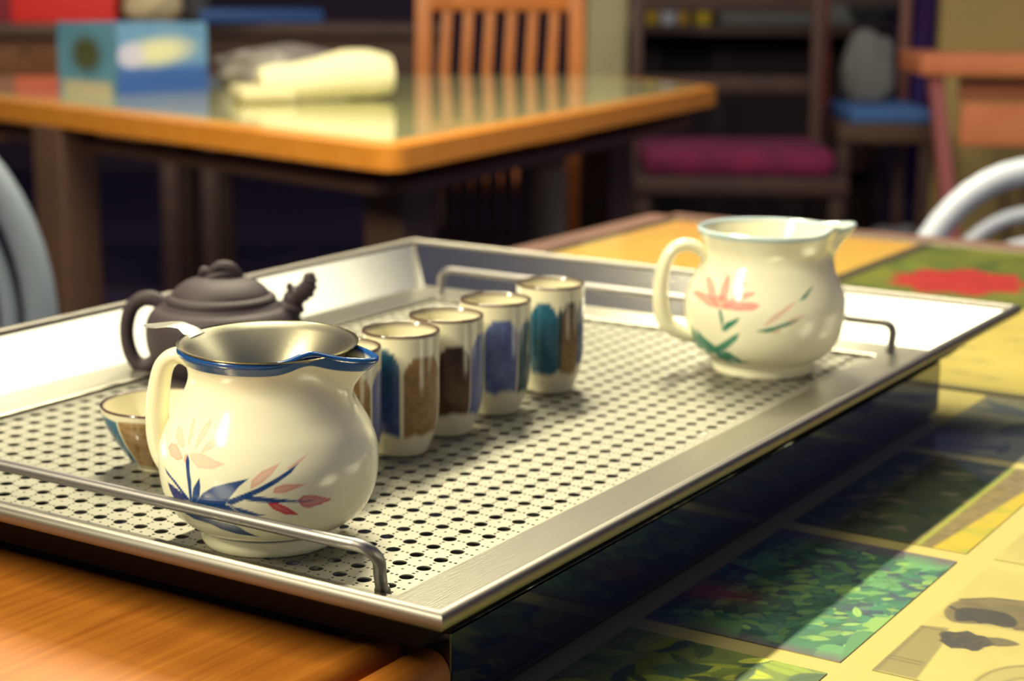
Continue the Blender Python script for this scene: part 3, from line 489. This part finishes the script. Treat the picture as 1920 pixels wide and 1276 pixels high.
cup('tea_bowl', 'low wide tea bowl with blue and tan stripes behind the jug handle', (-.1628, .7961, .0002), BPF, [(-100, -37, .0030, .0276, 'teal', 'teal'), (-36, 12, .0035, .0278, 'tan', 'tan'), (14, 60, .0040, .0275, 'blue', 'peri'), (70, 120, .004, .027, 'teal', 'teal'), (130, 180, .004, .027, 'tan', 'brown'), (190, 250, .004, .027, 'peri', 'peri')], .03, None, 300, .0016, 'bowl', (72, 48, 44))
# ------------------------------------------------------------------ clay teapot
TP = Vector((-.1648, .977, .0003)); tp = thing('clay_teapot', 'dark purple-brown clay teapot with branch handle and knotted lid knob', 'teapot', TP)
prof = [(.0001, .001), (.029, .0), (.0305, .002), (.0370, .008), (.0412, .016), (.0425, .0245), (.0420, .0320), (.0402, .0365), (.0378, .0392), (.0360, .0402), (.0345, .0408), (.0330, .0420), (.0318, .0432), (.0300, .0432), (.0290, .0415), (.0200, .0410), (.0001, .0410)]
V, F = lathe([(v.x, v.y) for v in spline([(r, z, 0) for r, z in prof], 5)], 110); mesh('pot_body', V, F, M['clay'], tp)
prof = [(.0001, .0430), (.0290, .0430), (.0308, .0436), (.0312, .0450), (.0303, .0466), (.0290, .0474), (.0276, .0478), (.0268, .0490), (.0258, .0503), (.0235, .0524), (.0195, .0548), (.0130, .0568), (.0060, .0578), (.0001, .0580)]
V, F = lathe([(v.x, v.y) for v in spline([(r, z, 0) for r, z in prof], 5)], 110); lid = mesh('lid', V, F, M['clay'], tp)
b = MB(); b.tube(spline([(-.0115, .002, .0556), (-.0095, .0015, .0600), (-.0070, .001, .0590), (-.0045, 0, .0605), (.0, -.001, .0635), (.0055, -.001, .0628), (.0090, 0, .0590), (.0098, .001, .0550)], 8), [.0015, .0030, .0026, .0028, .0031, .0034, .0032, .0030], 16)
b.tube(spline([(.0090, .001, .0555), (.0060, -.0025, .0582), (.0010, -.0050, .0588), (-.0040, -.0060, .0575), (-.0085, -.0050, .0555)], 8), [.0026, .0024, .0022, .0022, .0018], 14); b.build('lid_knob', M['clay'], lid)
ph = math.radians(172); hx = Vector((math.cos(ph), math.sin(ph), 0))
P = spline([hx*r+Vector((0, 0, z)) for r, z in ((.0330, .0400), (.0400, .0432), (.0470, .0425), (.0530, .0370), (.0560, .0270), (.0558, .0170), (.0530, .0085), (.0480, .0040), (.0430, .0048), (.0390, .0080))], 8)
mb = MB(); mb.tube(P, [.0042, .0046, .0044, .0042, .0040, .0042, .0044, .0048, .0046], 20); mb.build('branch_handle', M['clay'], tp)
sx = Vector((math.cos(.12), math.sin(.12), 0))
P = spline([sx*r+Vector((0, 0, z)) for r, z in ((.0330, .0300), (.0385, .0375), (.0410, .0440), (.0450, .0468), (.0485, .0500), (.0500, .0550), (.0497, .0590))], 8)
rr = [.0100, .0078, .0058, .0054, .0050, .0042, .0026]; rr = list(np.interp(np.linspace(0, 1, len(P)), np.linspace(0, 1, 7), rr)); r_ = random.Random(3)
rr = [q*(1+.10*math.sin(i*1.3)+r_.uniform(-.06, .06)) for i, q in enumerate(rr)]
mb = MB(); mb.tube(P, rr, 18); mb.tube(spline([sx*.041+Vector((0, 0, .0480)), sx*.0385+Vector((0, 0, .0515)), sx*.0400+Vector((0, 0, .0525))], 5), [.0030, .0020, .0010], 12)
mb.build('branch_spout', M['clay'], tp)
# ------------------------------------------------------------------ the room behind (far, soft in the photo)
def at(u, v, Y):
    x = u-960; y = v-638; c, s = math.cos(ROLL), math.sin(ROLL); a = (c*x+s*y)/F_PX; b = -(-s*x+c*y)/F_PX
    d = Vector((a, math.cos(TILT)+b*math.sin(TILT), -math.sin(TILT)+b*math.cos(TILT))); return Vector((0, 0, CAM_H))+d*(Y/d.y)
def prism(pts, z0, z1):
    n = len(pts); V = [(x, y, z0) for x, y in pts]+[(x, y, z1) for x, y in pts]
    return V, [tuple(range(n-1, -1, -1)), tuple(range(n, 2*n))]+[(i, (i+1) % n, n+(i+1) % n, n+i) for i in range(n)]
def rounded(pts, r, k=6):
    out = []; n = len(pts)
    for i in range(n):
        p = Vector(pts[i]); a = (Vector(pts[i-1])-p).normalized(); c = (Vector(pts[(i+1) % n])-p).normalized()
        for t in range(k+1):
            t /= k; q0 = p+a*r*(1-t); q1 = p+c*r*t; out.append(tuple((q0*(1-t)+q1*t)[:2]))
    return out
# back table
bt = thing('wooden_dining_table', 'far wooden table with pale glass top and orange wooden rim', 'table', (-.4, 3.6, FLOOR))
O = Vector((-.4, 3.6, FLOOR)); TZ = -.034
quad = [(-.173, 2.53), (.425, 3.78), (.26, 4.13), (-1.6, 3.95)]
quad = [(-.175, 2.54), (.450, 3.86), (.22, 4.22), (-1.55, 3.92)]
q = [(x+.4, y-3.6) for x, y in quad]
out_ = rounded(q, .05); cx = sum(p[0] for p in q)/4; cy = sum(p[1] for p in q)/4
V, F = prism(out_, TZ-.036-FLOOR, TZ-FLOOR); mesh('wooden_rim', V, F, M['rimwood'], bt, True, angle=30)
inn = rounded([(cx+(x-cx)*.93, cy+(y-cy)*.93) for x, y in q], .03)
V, F = prism(inn, TZ-.004-FLOOR, TZ+.003-FLOOR); mesh('glass_top', V, F, mat('pale_glass_top', (206, 198, 134), .14, noise=.6, nscale=4, col2=(170, 176, 136), coat=.8), bt, False)
ap = [(cx+(x-cx)*.86, cy+(y-cy)*.86) for x, y in q]
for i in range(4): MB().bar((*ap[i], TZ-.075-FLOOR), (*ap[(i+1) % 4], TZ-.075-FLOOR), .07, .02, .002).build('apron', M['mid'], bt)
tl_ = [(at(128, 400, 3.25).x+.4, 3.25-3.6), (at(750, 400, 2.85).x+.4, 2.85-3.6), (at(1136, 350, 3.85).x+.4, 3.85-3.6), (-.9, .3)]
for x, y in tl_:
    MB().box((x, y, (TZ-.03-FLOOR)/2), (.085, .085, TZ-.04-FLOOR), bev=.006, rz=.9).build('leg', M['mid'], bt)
# orange slatted chair behind the table
def chair(name, label, Y, xl, xr, ytop, railh, nsl, seat_z, m, face=-1, slant=0, group=None, postw=.04, seat=True):
    L_ = at(xl, ytop, Y); R_ = at(xr, ytop, Y); zt = L_.z; w_ = R_.x-L_.x; xc = (L_.x+R_.x)/2
    c = thing(name, label, 'chair', (xc, Y, FLOOR), group); h = zt-FLOOR; sz = seat_z
    for s in (-1, 1):
        MB().bar((s*(w_/2-postw/2), 0, sz), (s*(w_/2-postw/2), .03, h), postw, .03, .004, (0, 1, 0)).build('back_post', m, c)
        MB().bar((s*(w_/2-postw/2), .02, 0), (s*(w_/2-postw/2), 0, sz), postw, .035, .004, (0, 1, 0)).build('leg', m, c)
        MB().bar((s*(w_/2-.03), face*.40, 0), (s*(w_/2-.02), face*.40, sz-.01), .035, .035, .004, (0, 1, 0)).build('leg', m, c)
    MB().box((0, .028, h-railh/2), (w_-.02, .026, railh), bev=.008).build('top_rail', m, c)
    MB().box((0, .004, sz+.12), (w_-.05, .022, .035), bev=.004).build('lower_rail', m, c)
    for i in range(nsl):
        x = -w_/2+postw+(i+.7)*(w_-2*postw)/(nsl+.4)
        MB().bar((x-slant, .004, sz+.12), (x+slant*.2, .028, h-railh+.01), .024, .012, .003, (0, 1, 0)).build('slat', m, c)
    MB().box((0, face*.20, sz), (w_, .42, .03), bev=.01).build('seat', m, c)
    return c
chair('slatted_chair', 'orange-brown slatted wooden chair standing behind the far table', 4.45, 778, 1098, -22, .055, 6, .45, M['chairw'], 1, .014)
chair('slatted_chair', 'dark slatted chair back under the far table edge', 3.55, 795, 1000, 262, .03, 5, .34, M['dark'], 1, .0, postw=.03)
# pale posts
def post(label, px0, px1, Y, ztop, name='post', mm='cream'):
    a = at(px0, 200, Y); c = at(px1, 200, Y); w_ = c.x-a.x
    o = MB().box((0, 0, (ztop-FLOOR)/2), (w_, w_, ztop-FLOOR), bev=w_*.12).build(name, M[mm], loc=((a.x+c.x)/2, Y, FLOOR)); return tag(o, label, 'post')
post('tall cream square post behind the orange slatted chair', 1096, 1172, 5.6, 1.6)
o = MB(); zz = at(1030, 300, 3.72).z-FLOOR
V, F = lathe([(.0001, 0), (.030, 0), (.032, .01), (.036, .3), (.039, zz-.03), (.034, zz-.005), (.0001, zz)], 32)
tag(mesh('pedestal_post', V, F, M['cream'], loc=(at(1028, 350, 3.72).x, 3.72, FLOOR)), 'short cream rounded post standing under the far table', 'post')
# things lying on the far table
TT_ = TZ+.003
rl = at(612, 168, 3.35); rl.z = TT_
tw = thing('towel_roll', 'rolled cream white towel lying on the far table', 'towel', (rl.x, rl.y, TT_))
P = [Vector((-.120, -.05, .034)), Vector((-.05, -.02, .040)), Vector((.03, .02, .046)), Vector((.115, .055, .050))]
mb = MB(); mb.tube(spline(P, 8), [.026, .033, .036, .040, .046, .045, .036], 32)
V = np.array(mb.V); 
for i in range(len(V)): V[i] += np.array([0, 0, .0025*math.sin(31*V[i][0]+9*V[i][1])]); V[i][2] = max(V[i][2], .001)
mb.V = V.tolist(); mb.build('towel_cloth', mat('cream_towel', (224, 216, 178), .95, bump=.5, bscale=250), tw)
mb = MB(); mb.box((-.115, -.03, .0165), (.11, .10, .030), rz=.4, bev=.012); mb.build('folded_end', mat('cream_towel_fold', (206, 196, 156), .95, bump=.5, bscale=250), tw)
# plastic bag
def blob(name, label, cat, c, d, m, seed, amp=.25, rz=0, group=None):
    bm = bmesh.new(); bmesh.ops.create_icosphere(bm, subdivisions=5, radius=1)
    from mathutils import noise
    for v in bm.verts:
        p = v.co.copy(); n_ = noise.noise(p*1.6+Vector((seed, 0, 0)))*amp+noise.noise(p*4.2+Vector((0, seed, 0)))*amp*.35+abs(noise.noise(p*9+Vector((0, 0, seed))))*amp*.15
        v.co = p*(1+n_)
    zmin = -.72
    for v in bm.verts: v.co.z = max(v.co.z, zmin)
    bmesh.ops.scale(bm, vec=d, verts=bm.verts); bm.verts.index_update()
    o = mesh(name, [v.co[:] for v in bm.verts], [[v.index for v in f.verts] for f in bm.faces], m, None, True, loc=(c[0], c[1], c[2]-zmin*d[2])); bm.free(); o.rotation_euler = (0, 0, rz)
    return tag(o, label, cat, group)
p = at(520, 150, 3.70); blob('plastic_bag', 'crumpled grey plastic bag on the far table behind the towel', 'bag', (p.x, 3.72, TT_), (.145, .07, .048), mat('grey_plastic_film', (158, 150, 140), .3, noise=.7, nscale=14, col2=(96, 88, 92)), 3.1)
# blue picture box: two faces
bx = thing('picture_box', 'blue printed cardboard box with a landscape picture on the far table', 'box', (at(218, 150, 3.45).x, 3.45, TT_))
zb = at(218, 45, 3.45).z-TT_; xl = at(120, 100, 3.62).x-at(218, 150, 3.45).x; xr = at(390, 100, 3.60).x-at(218, 150, 3.45).x
def face(name, p0, p1, h, fn, thick=.004):
    n = 90; mm_ = 60; U, Vv = np.meshgrid(np.linspace(0, 1, n), np.linspace(0, 1, mm_), indexing='ij'); c = fn(U, Vv)
    p0 = Vector(p0); p1 = Vector(p1); d = p1-p0; nn = Vector((d.y, -d.x, 0)).normalized()
    pts = [p0+d*u+Vector((0, 0, h*v)) for u, v in zip(U.ravel(), Vv.ravel())]; idx = np.arange(n*mm_).reshape(n, mm_)
    F = np.stack([idx[:-1, :-1], idx[1:, :-1], idx[1:, 1:], idx[:-1, 1:]], 2).reshape(-1, 4).tolist()
    back = [q-nn*thick for q in (p0, p1, p1+Vector((0, 0, h)), p0+Vector((0, 0, h)))]; k = n*mm_
    F += [(k+3, k+2, k+1, k), (0, k, k+1, idx[-1, 0]), (idx[0, -1], idx[-1, -1], k+2, k+3)]
    return mesh(name, pts+back, F, mat('printed_card', (200, 200, 200), .4, attr='paint'), bx, False, np.concatenate([np.concatenate([c, np.ones(c.shape[:2]+(1,))], 2).reshape(-1, 4), np.tile([.2, .3, .5, 1], (4, 1))]))
def fA(U, Vv):
    c = base(U, (70, 120, 150), (100, 150, 180), .3, Vv, 91); c = blend(c, np.clip((1-np.hypot((U-.5)/.33, (Vv-.55)/.34))*2, 0, 1), (74, 78, 50))
    return blend(c, np.clip((.2-Vv)*12, 0, 1)*np.clip(4*(.45-np.abs(U-.5))*4, 0, 1), (190, 178, 150))
def fB(U, Vv):
    c = base(U, (76, 124, 170), (110, 150, 190), .3, Vv, 93); c = blend(c, np.clip((.42-Vv)*6+.3, 0, 1), (52, 88, 160))
    a = np.clip((1-np.hypot((U-.45)/.5, (Vv-.60-.12*(U-.5))/.26))*1.6, 0, 1); c = blend(c, a, (206, 204, 170))
    return blend(c, np.clip((1-np.hypot((U-.15)/.16, (Vv-.55)/.2))*6, 0, 1)*.7, (190, 184, 220))
face('box_side', (xl, .12, 0), (0, 0, 0), zb, fA); face('box_front', (0.004, 0, 0), (xr, .14, 0), zb, fB)
V, F = prism([(xl+.004, .125), (.002, .004), (xr-.003, .144), (xl+xr, .26)], .001, zb-.002); mesh('box_body', V, F, mat('box_card', (80, 120, 160), .6), bx, False)
# red packet, white bundle, flat blue book beyond
def slab(name, label, cat, x0, x1, y0, y1, Y, m, zbase, depth=.05, rz=0, bev=.006, group=None):
    a = at(x0, y1, Y); c = at(x1, y0, Y); w_ = c.x-a.x; h = c.z-zbase
    return tag(MB().box((0, 0, h/2), (w_, depth, h), bev=bev).build(name, m, loc=((a.x+c.x)/2, Y, zbase)), label, cat, group)
# low bench cabinet behind the far table at the left that carries packets
Yb = 5.2; zc = at(100, 45, Yb).z
cab = thing('wooden_sideboard', 'brown wooden sideboard behind the far table at the left', 'sideboard', (at(-100, 45, Yb).x, Yb+.2, FLOOR))
hw_ = at(330, 45, Yb).x-at(-100, 45, Yb).x; hh = zc-FLOOR
MB().box((0, 0, hh-.04-.15), (hw_*2, .38, .30), bev=.005).build('cabinet_body', mat('sideboard_wood', (112, 68, 36), .5, noise=.5, nscale=5, stretch=(1, 4, 10), col2=(128, 80, 44)), cab)
MB().box((0, -.01, hh-.02), (hw_*2+.04, .42, .04), bev=.008).build('cabinet_top', M['mid'], cab)
for sx_ in (-1, 1):
    for sy_ in (-1, 1): MB().box((sx_*(hw_-.04), sy_*.15, (hh-.34)/2), (.05, .05, hh-.34), bev=.004).build('leg', M['dark'], cab)
for k in range(3): MB().box((-hw_+hw_*2*(k+.5)/3, -.195, hh-.13), (hw_*2/3-.03, .014, .12), bev=.004).build('drawer', mat('drawer_wood', (124, 74, 40), .5, noise=.5, nscale=5, stretch=(1, 4, 10), col2=(104, 62, 36)), cab)
slab('red_packet', 'bright red packet on the brown sideboard, top left', 'packet', 32, 222, -60, 44, Yb+.1, mat('red_card', (214, 44, 40), .5), zc, .12)
slab('red_packet', 'darker red packet at the left edge of the sideboard top', 'packet', -70, 28, -60, 42, Yb+.10, mat('dark_red_card', (130, 30, 44), .5), zc, .10)
p = at(275, 45, Yb); blob('paper_bundle', 'pale beige paper bundle beside the red packet', 'bundle', (p.x+.004, Yb+.08, zc), (.088, .08, .075), mat('beige_paper', (188, 172, 138), .8), 7.7, .1)
p = at(338, 45, Yb); blob('dark_pouch', 'small dark grey pouch beside the beige paper bundle', 'pouch', (p.x+.035, Yb+.10, zc), (.040, .04, .06), mat('dark_pouch_cloth', (54, 54, 58), .8), 2.7, .15)
a = at(470, 40, 5.0)
bsh = thing('dark_counter', 'long dark brown counter behind the far table', 'counter', (at(600, 40, 5.3).x, 5.45, FLOOR)); hc = at(560, 44, 5.25).z-FLOOR
MB().box((0, 0, hc-.04-.15), (.74, .34, .30), bev=.004).build('counter_body', mat('counter_wood', (60, 34, 30), .6, noise=.5, nscale=4, stretch=(1, 4, 12), col2=(78, 46, 36)), bsh)
MB().box((0, 0, hc-.02), (.76, .38, .04), bev=.006).build('counter_top', M['dark'], bsh)
for sx_ in (-1, 1):
    for sy_ in (-1, 1): MB().box((sx_*.34, sy_*.14, (hc-.34)/2), (.05, .05, hc-.34), bev=.004).build('leg', M['dark'], bsh)
p = at(480, 30, 5.3); bk = thing('blue_book', 'flat blue book lying tilted on the dark counter', 'book', (p.x, 5.36, FLOOR+hc), rz=.22)
MB().box((0, 0, .017), (.35, .20, .030), bev=.003).build('page_block', mat('book_pages', (190, 176, 150), .8), bk); MB().box((0, 0, .0035), (.36, .21, .005), bev=.001).build('cover', mat('blue_cover', (34, 76, 140), .4), bk)
MB().box((0, 0, .0345), (.36, .21, .005), bev=.001).build('cover', mat('blue_cover', (34, 76, 140), .4), bk); MB().box((0, -.103, .0195), (.36, .006, .030), bev=.001).build('spine', mat('blue_cover', (34, 76, 140), .4), bk)
# shelf with bottles and jars top centre
Ys = 6.6; zs = at(1300, 46, Ys).z
sh = thing('wall_shelf', 'dark wooden shelf rack carrying bottles at the top of the view', 'shelf', (at(1400, 46, Ys).x, Ys, FLOOR)); ws = at(1665, 46, Ys).x-at(1172, 46, Ys).x
MB().box((0, 0, zs-FLOOR-.015), (ws+.04, .30, .03), bev=.003).build('shelf_board', M['dark'], sh)
for s in (-1, 1): MB().box((s*ws/2, 0, (zs-FLOOR)/2), (.04, .30, zs-FLOOR-.002), bev=.003).build('shelf_side', M['dark'], sh)
MB().box((0, .14, (zs-FLOOR)/2), (ws, .02, zs-FLOOR-.03)).build('shelf_back', mat('shelf_back_board', (34, 24, 34), .8), sh)
MB().box((0, 0, .28), (ws-.04, .28, .025), bev=.002).build('shelf_board', M['dark'], sh)
def bottle(label, px, w_px, h, colr, capc):
    p = at(px, 40, Ys); r = w_px/2*Ys/F_PX; t = thing('bottle', label, 'bottle', (p.x, Ys-.03, zs), 'bottles on the dark shelf')
    V, F = lathe([(.0001, 0), (r*.95, 0), (r, .008), (r, h*.68), (r*.8, h*.76), (r*.4, h*.82), (r*.38, h*.9), (.0001, h*.9)], 24); mesh('bottle_body', V, F, mat('bottle_%d_%d_%d' % colr, colr, .3), t)
    V, F = lathe([(r*.42, h*.86), (r*.44, h*.87), (r*.44, h*.98), (r*.40, h), (.0001, h)], 20); mesh('cap', V, F, mat('cap_%d_%d_%d' % capc, capc, .4), t)
bottle('cream bottle at the left end of the dark shelf', 1192, 26, .20, (210, 198, 150), (200, 190, 150))
bottle('yellow-brown bottle next to the cream one on the dark shelf', 1222, 24, .22, (190, 160, 50), (90, 60, 30))
bottle('pale bluish bottle between two yellow ones on the dark shelf', 1252, 32, .22, (190, 196, 210), (200, 200, 210))
bottle('small amber bottle right of the pale bluish one on the dark shelf', 1280, 18, .18, (200, 156, 60), (120, 40, 40))
bottle('olive yellow bottle, rightmost on the dark shelf', 1316, 34, .24, (180, 156, 44), (70, 50, 30))
a = at(1345, 40, Ys); c = at(1610, 40, Ys)
tag(MB().box((0, 0, .16), (c.x-a.x, .16, .32), bev=.02).build('storage_box', mat('grey_box', (92, 94, 96), .7), loc=((a.x+c.x)/2, Ys, zs)), 'wide dull grey storage box on the dark shelf right of the bottles', 'box')
# magenta cushioned bench
Ym = 4.95; zq = at(1390, 312, Ym).z
bn = thing('cushioned_bench', 'dark wooden bench with a magenta cushion in the middle distance', 'bench', (at(1390, 300, Ym).x, Ym+.2, FLOOR)); wbn = at(1585, 300, Ym).x-at(1195, 300, Ym).x; hb = zq-FLOOR
MB().box((0, 0, hb-.055), (wbn+.02, .46, .05), bev=.008).build('seat_frame', M['dark'], bn)
for sx_ in (-1, 1):
    for sy_ in (-1, 1): MB().box((sx_*(wbn/2-.02), sy_*.19, (hb-.08)/2), (.04, .04, hb-.08), bev=.004).build('leg', M['dark'], bn)
    MB().bar((sx_*(wbn/2-.02), .2, hb-.06), (sx_*(wbn/2-.02), .25, hb+.50), .035, .035, .004).build('back_post', mat('reddish_wood', (70, 40, 36), .5), bn)
MB().box((0, .25, hb+.46), (wbn, .03, .09), bev=.008).build('back_rail', M['dark'], bn); MB().box((0, .235, hb+.2), (wbn-.04, .02, .05), bev=.004).build('back_rail', M['dark'], bn)
cu = MB().box((0, 0, .035), (wbn-.045, .40, .08), bev=.034).build('seat_cushion', mat('magenta_cloth', (84, 12, 62), .9, noise=.5, nscale=16, col2=(124, 26, 70), bump=.4, bscale=80), loc=(at(1390, 300, Ym).x, Ym+.2, FLOOR+hb-.029)); tag(cu, 'magenta seat cushion lying on the dark bench', 'cushion')
# chair with a blue seat pad
Yc = 5.4; xs = at(1662, 240, Yc); zseat = at(1662, 250, Yc).z-FLOOR
bc = thing('wooden_chair', 'brown wooden chair with a blue seat pad beside the pink-brown table', 'chair', (xs.x, Yc+.2, FLOOR)); wc = at(1752, 240, Yc).x-at(1572, 240, Yc).x
MB().box((0, 0, zseat), (wc, .42, .06), bev=.008).build('seat', M['mid'], bc)
MB().box((.01, -.02, zseat+.05), (wc-.04, .38, .05), bev=.022).build('seat_pad', mat('blue_cloth', (60, 100, 160), .85, bump=.4, bscale=90), bc)
for s in (-1, 1):
    MB().bar((s*(wc/2-.02), .19, zseat), (s*(wc/2-.01), .24, zseat+.46), .035, .03, .004).build('back_post', mat('red_brown_wood', (98, 40, 34), .5), bc)
    for t in (-1, 1): MB().box((s*(wc/2-.02), t*.18, (zseat-.03)/2), (.035, .035, zseat-.03), bev=.003).build('leg', M['dark'], bc)
MB().box((0, .24, zseat+.42), (wc, .025, .08), bev=.008).build('back_rail', M['dark'], bc)
p = at(1650, 205, Yc); blob('cloth_bag', 'grey cloth bag slumped on the blue seat pad', 'bag', (p.x+.01, Yc+.27, FLOOR+zseat+.075), (.085, .07, .13), mat('grey_cloth', (112, 112, 112), .9), 4.4, .18)
p = at(1655, 410, 4.9); blob('cloth_bag', 'grey bag standing on the floor below the blue seat pad', 'bag', (p.x, 4.75, FLOOR), (.12, .08, .19), mat('dark_grey_cloth', (84, 84, 92), .9), 9.4, .14)
p = at(1728, 130, 5.9); blob('hanging_coat', 'dark purple and blue coat hanging beside the beige partition', 'coat', (p.x, 5.95, FLOOR+.25), (.06, .07, .50), mat('purple_cloth', (62, 22, 92), .9, noise=.8, nscale=6, col2=(36, 30, 104)), 5.5, .12)
p = at(1660, 30, 6.0); blob('hanging_cloth', 'dull grey cloth hanging above the blue seated chair', 'cloth', (p.x, 6.15, at(1660, 45, 6.1).z), (.10, .06, .16), mat('dull_grey_cloth', (104, 102, 98), .9), 8.8, .12)
# pinkish table and beige partition at the right
Yt = 4.75; ztp = at(1850, 104, Yt).z; x0t = at(1728, 110, Yt).x; x1t = x0t+1.5
pt = thing('pink_brown_table', 'pinkish brown wooden table at the right edge of the room', 'table', (x0t, Yt, FLOOR)); ht = ztp-FLOOR
MB().box((.75, .14, ht-.028), (1.5, .30, .056), bev=.01).build('tabletop', M['pink'], pt)
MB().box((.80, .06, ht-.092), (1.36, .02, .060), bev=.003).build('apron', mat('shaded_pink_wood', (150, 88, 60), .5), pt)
MB().box((.82, .03, ht-.185), (1.40, .03, .115), bev=.006).build('drawer_front', M['pink'], pt)
g0 = at(1757, 150, Yt); g1 = at(1800, 345, Yt-.25)
for dx in (0, 1.3):
    for dy in (0, .5): MB().bar((g0.x-x0t+dx+dy*.1, .03+dy*.4, ht-.05), (g1.x-x0t+dx+.055+dy*.16, -.20+dy*.9, .0), .034, .03, .004).build('leg', mat('pink_metal_leg', (150, 84, 84), .5), pt)
slab('partition_panel', 'plain beige partition panel behind the pink-brown table', 'panel', 1757, 2100, -200, 100, 5.75, mat('beige_panel', (160, 138, 86), .8, noise=.4, nscale=3, col2=(172, 148, 94)), FLOOR, .05)
# plastic chairs at the sides: rounded hooped backs
def hoop_chair(label, cx_, Y, top_z, W_, PL='plas', group=None):
    c = thing('plastic_chair', label, 'chair', (cx_, Y, FLOOR), group); h = top_z-FLOOR
    def arch(rx, rz, z0, r, name, m, dy=0):
        P = [Vector((-rx, dy, z0-.30)), Vector((-rx, dy, z0-.12))]+[Vector((-rx*math.cos(t), dy+.02*math.sin(t), z0+rz*math.sin(t))) for t in np.linspace(0, math.pi, 25)]+[Vector((rx, dy, z0-.12)), Vector((rx, dy, z0-.30))]
        mb = MB(); mb.tube(P, r, 16, flat=((0, 1, 0), r*.8)); return mb.build(name, m, c)
    arch(W_, .25, h-.27, .019, 'back_hoop', M[PL]); arch(W_*.80, .19, h-.27, .011, 'back_hoop', M[PL]); arch(W_*.64, .145, h-.27, .011, 'back_hoop', M[PL])
    P = [(x*W_*.60, z) for x, z in [(math.cos(t), math.sin(t)) for t in np.linspace(0, math.pi, 25)]]
    n = 25; V = [(x, -.004, h-.27+z*.13/ W_/.60 if False else h-.27+.13*z/(W_*.60)*1.0*(W_*.60)) for x, z in P]
    V = [(W_*.60*math.cos(t), y, h-.28+.125*math.sin(t)) for y in (-.006, .006) for t in np.linspace(0, math.pi, n)]+[(s*W_*.60, y, h-.56) for y in (-.006, .006) for s in (-1, 1)]
    k = 2*n; fr = list(range(n))+[k, k+1]; bk_ = list(range(n, 2*n))+[k+2, k+3]
    F = [fr, bk_[::-1]]+[(fr[i], bk_[i], bk_[(i+1) % len(fr)], fr[(i+1) % len(fr)]) for i in range(len(fr))]
    mesh('back_panel', V, F, M['plasb'], c, False)
    MB().box((0, .20, h-.50), (W_*2, .42, .03), bev=.012).build('seat', M[PL], c)
    for s in (-1, 1):
        MB().bar((s*W_, 0, h-.52), (s*(W_+.02), -.03, 0), .035, .035, .006).build('leg', M[PL], c); MB().bar((s*W_*.95, .38, h-.5), (s*(W_+.01), .42, 0), .035, .035, .006).build('leg', M[PL], c)
    return c
z_r = at(1960, 296, 2.45).z; hoop_chair('pale grey plastic chair with hooped back behind the table at the right edge', at(1960, 300, 2.45).x, 2.45, z_r, .190)
z_l = at(-240, 175, 1.95).z; hoop_chair('grey-blue plastic chair back cut by the left edge of the view', at(-236, 300, 1.95).x, 1.95, z_l, .178, 'plasd')
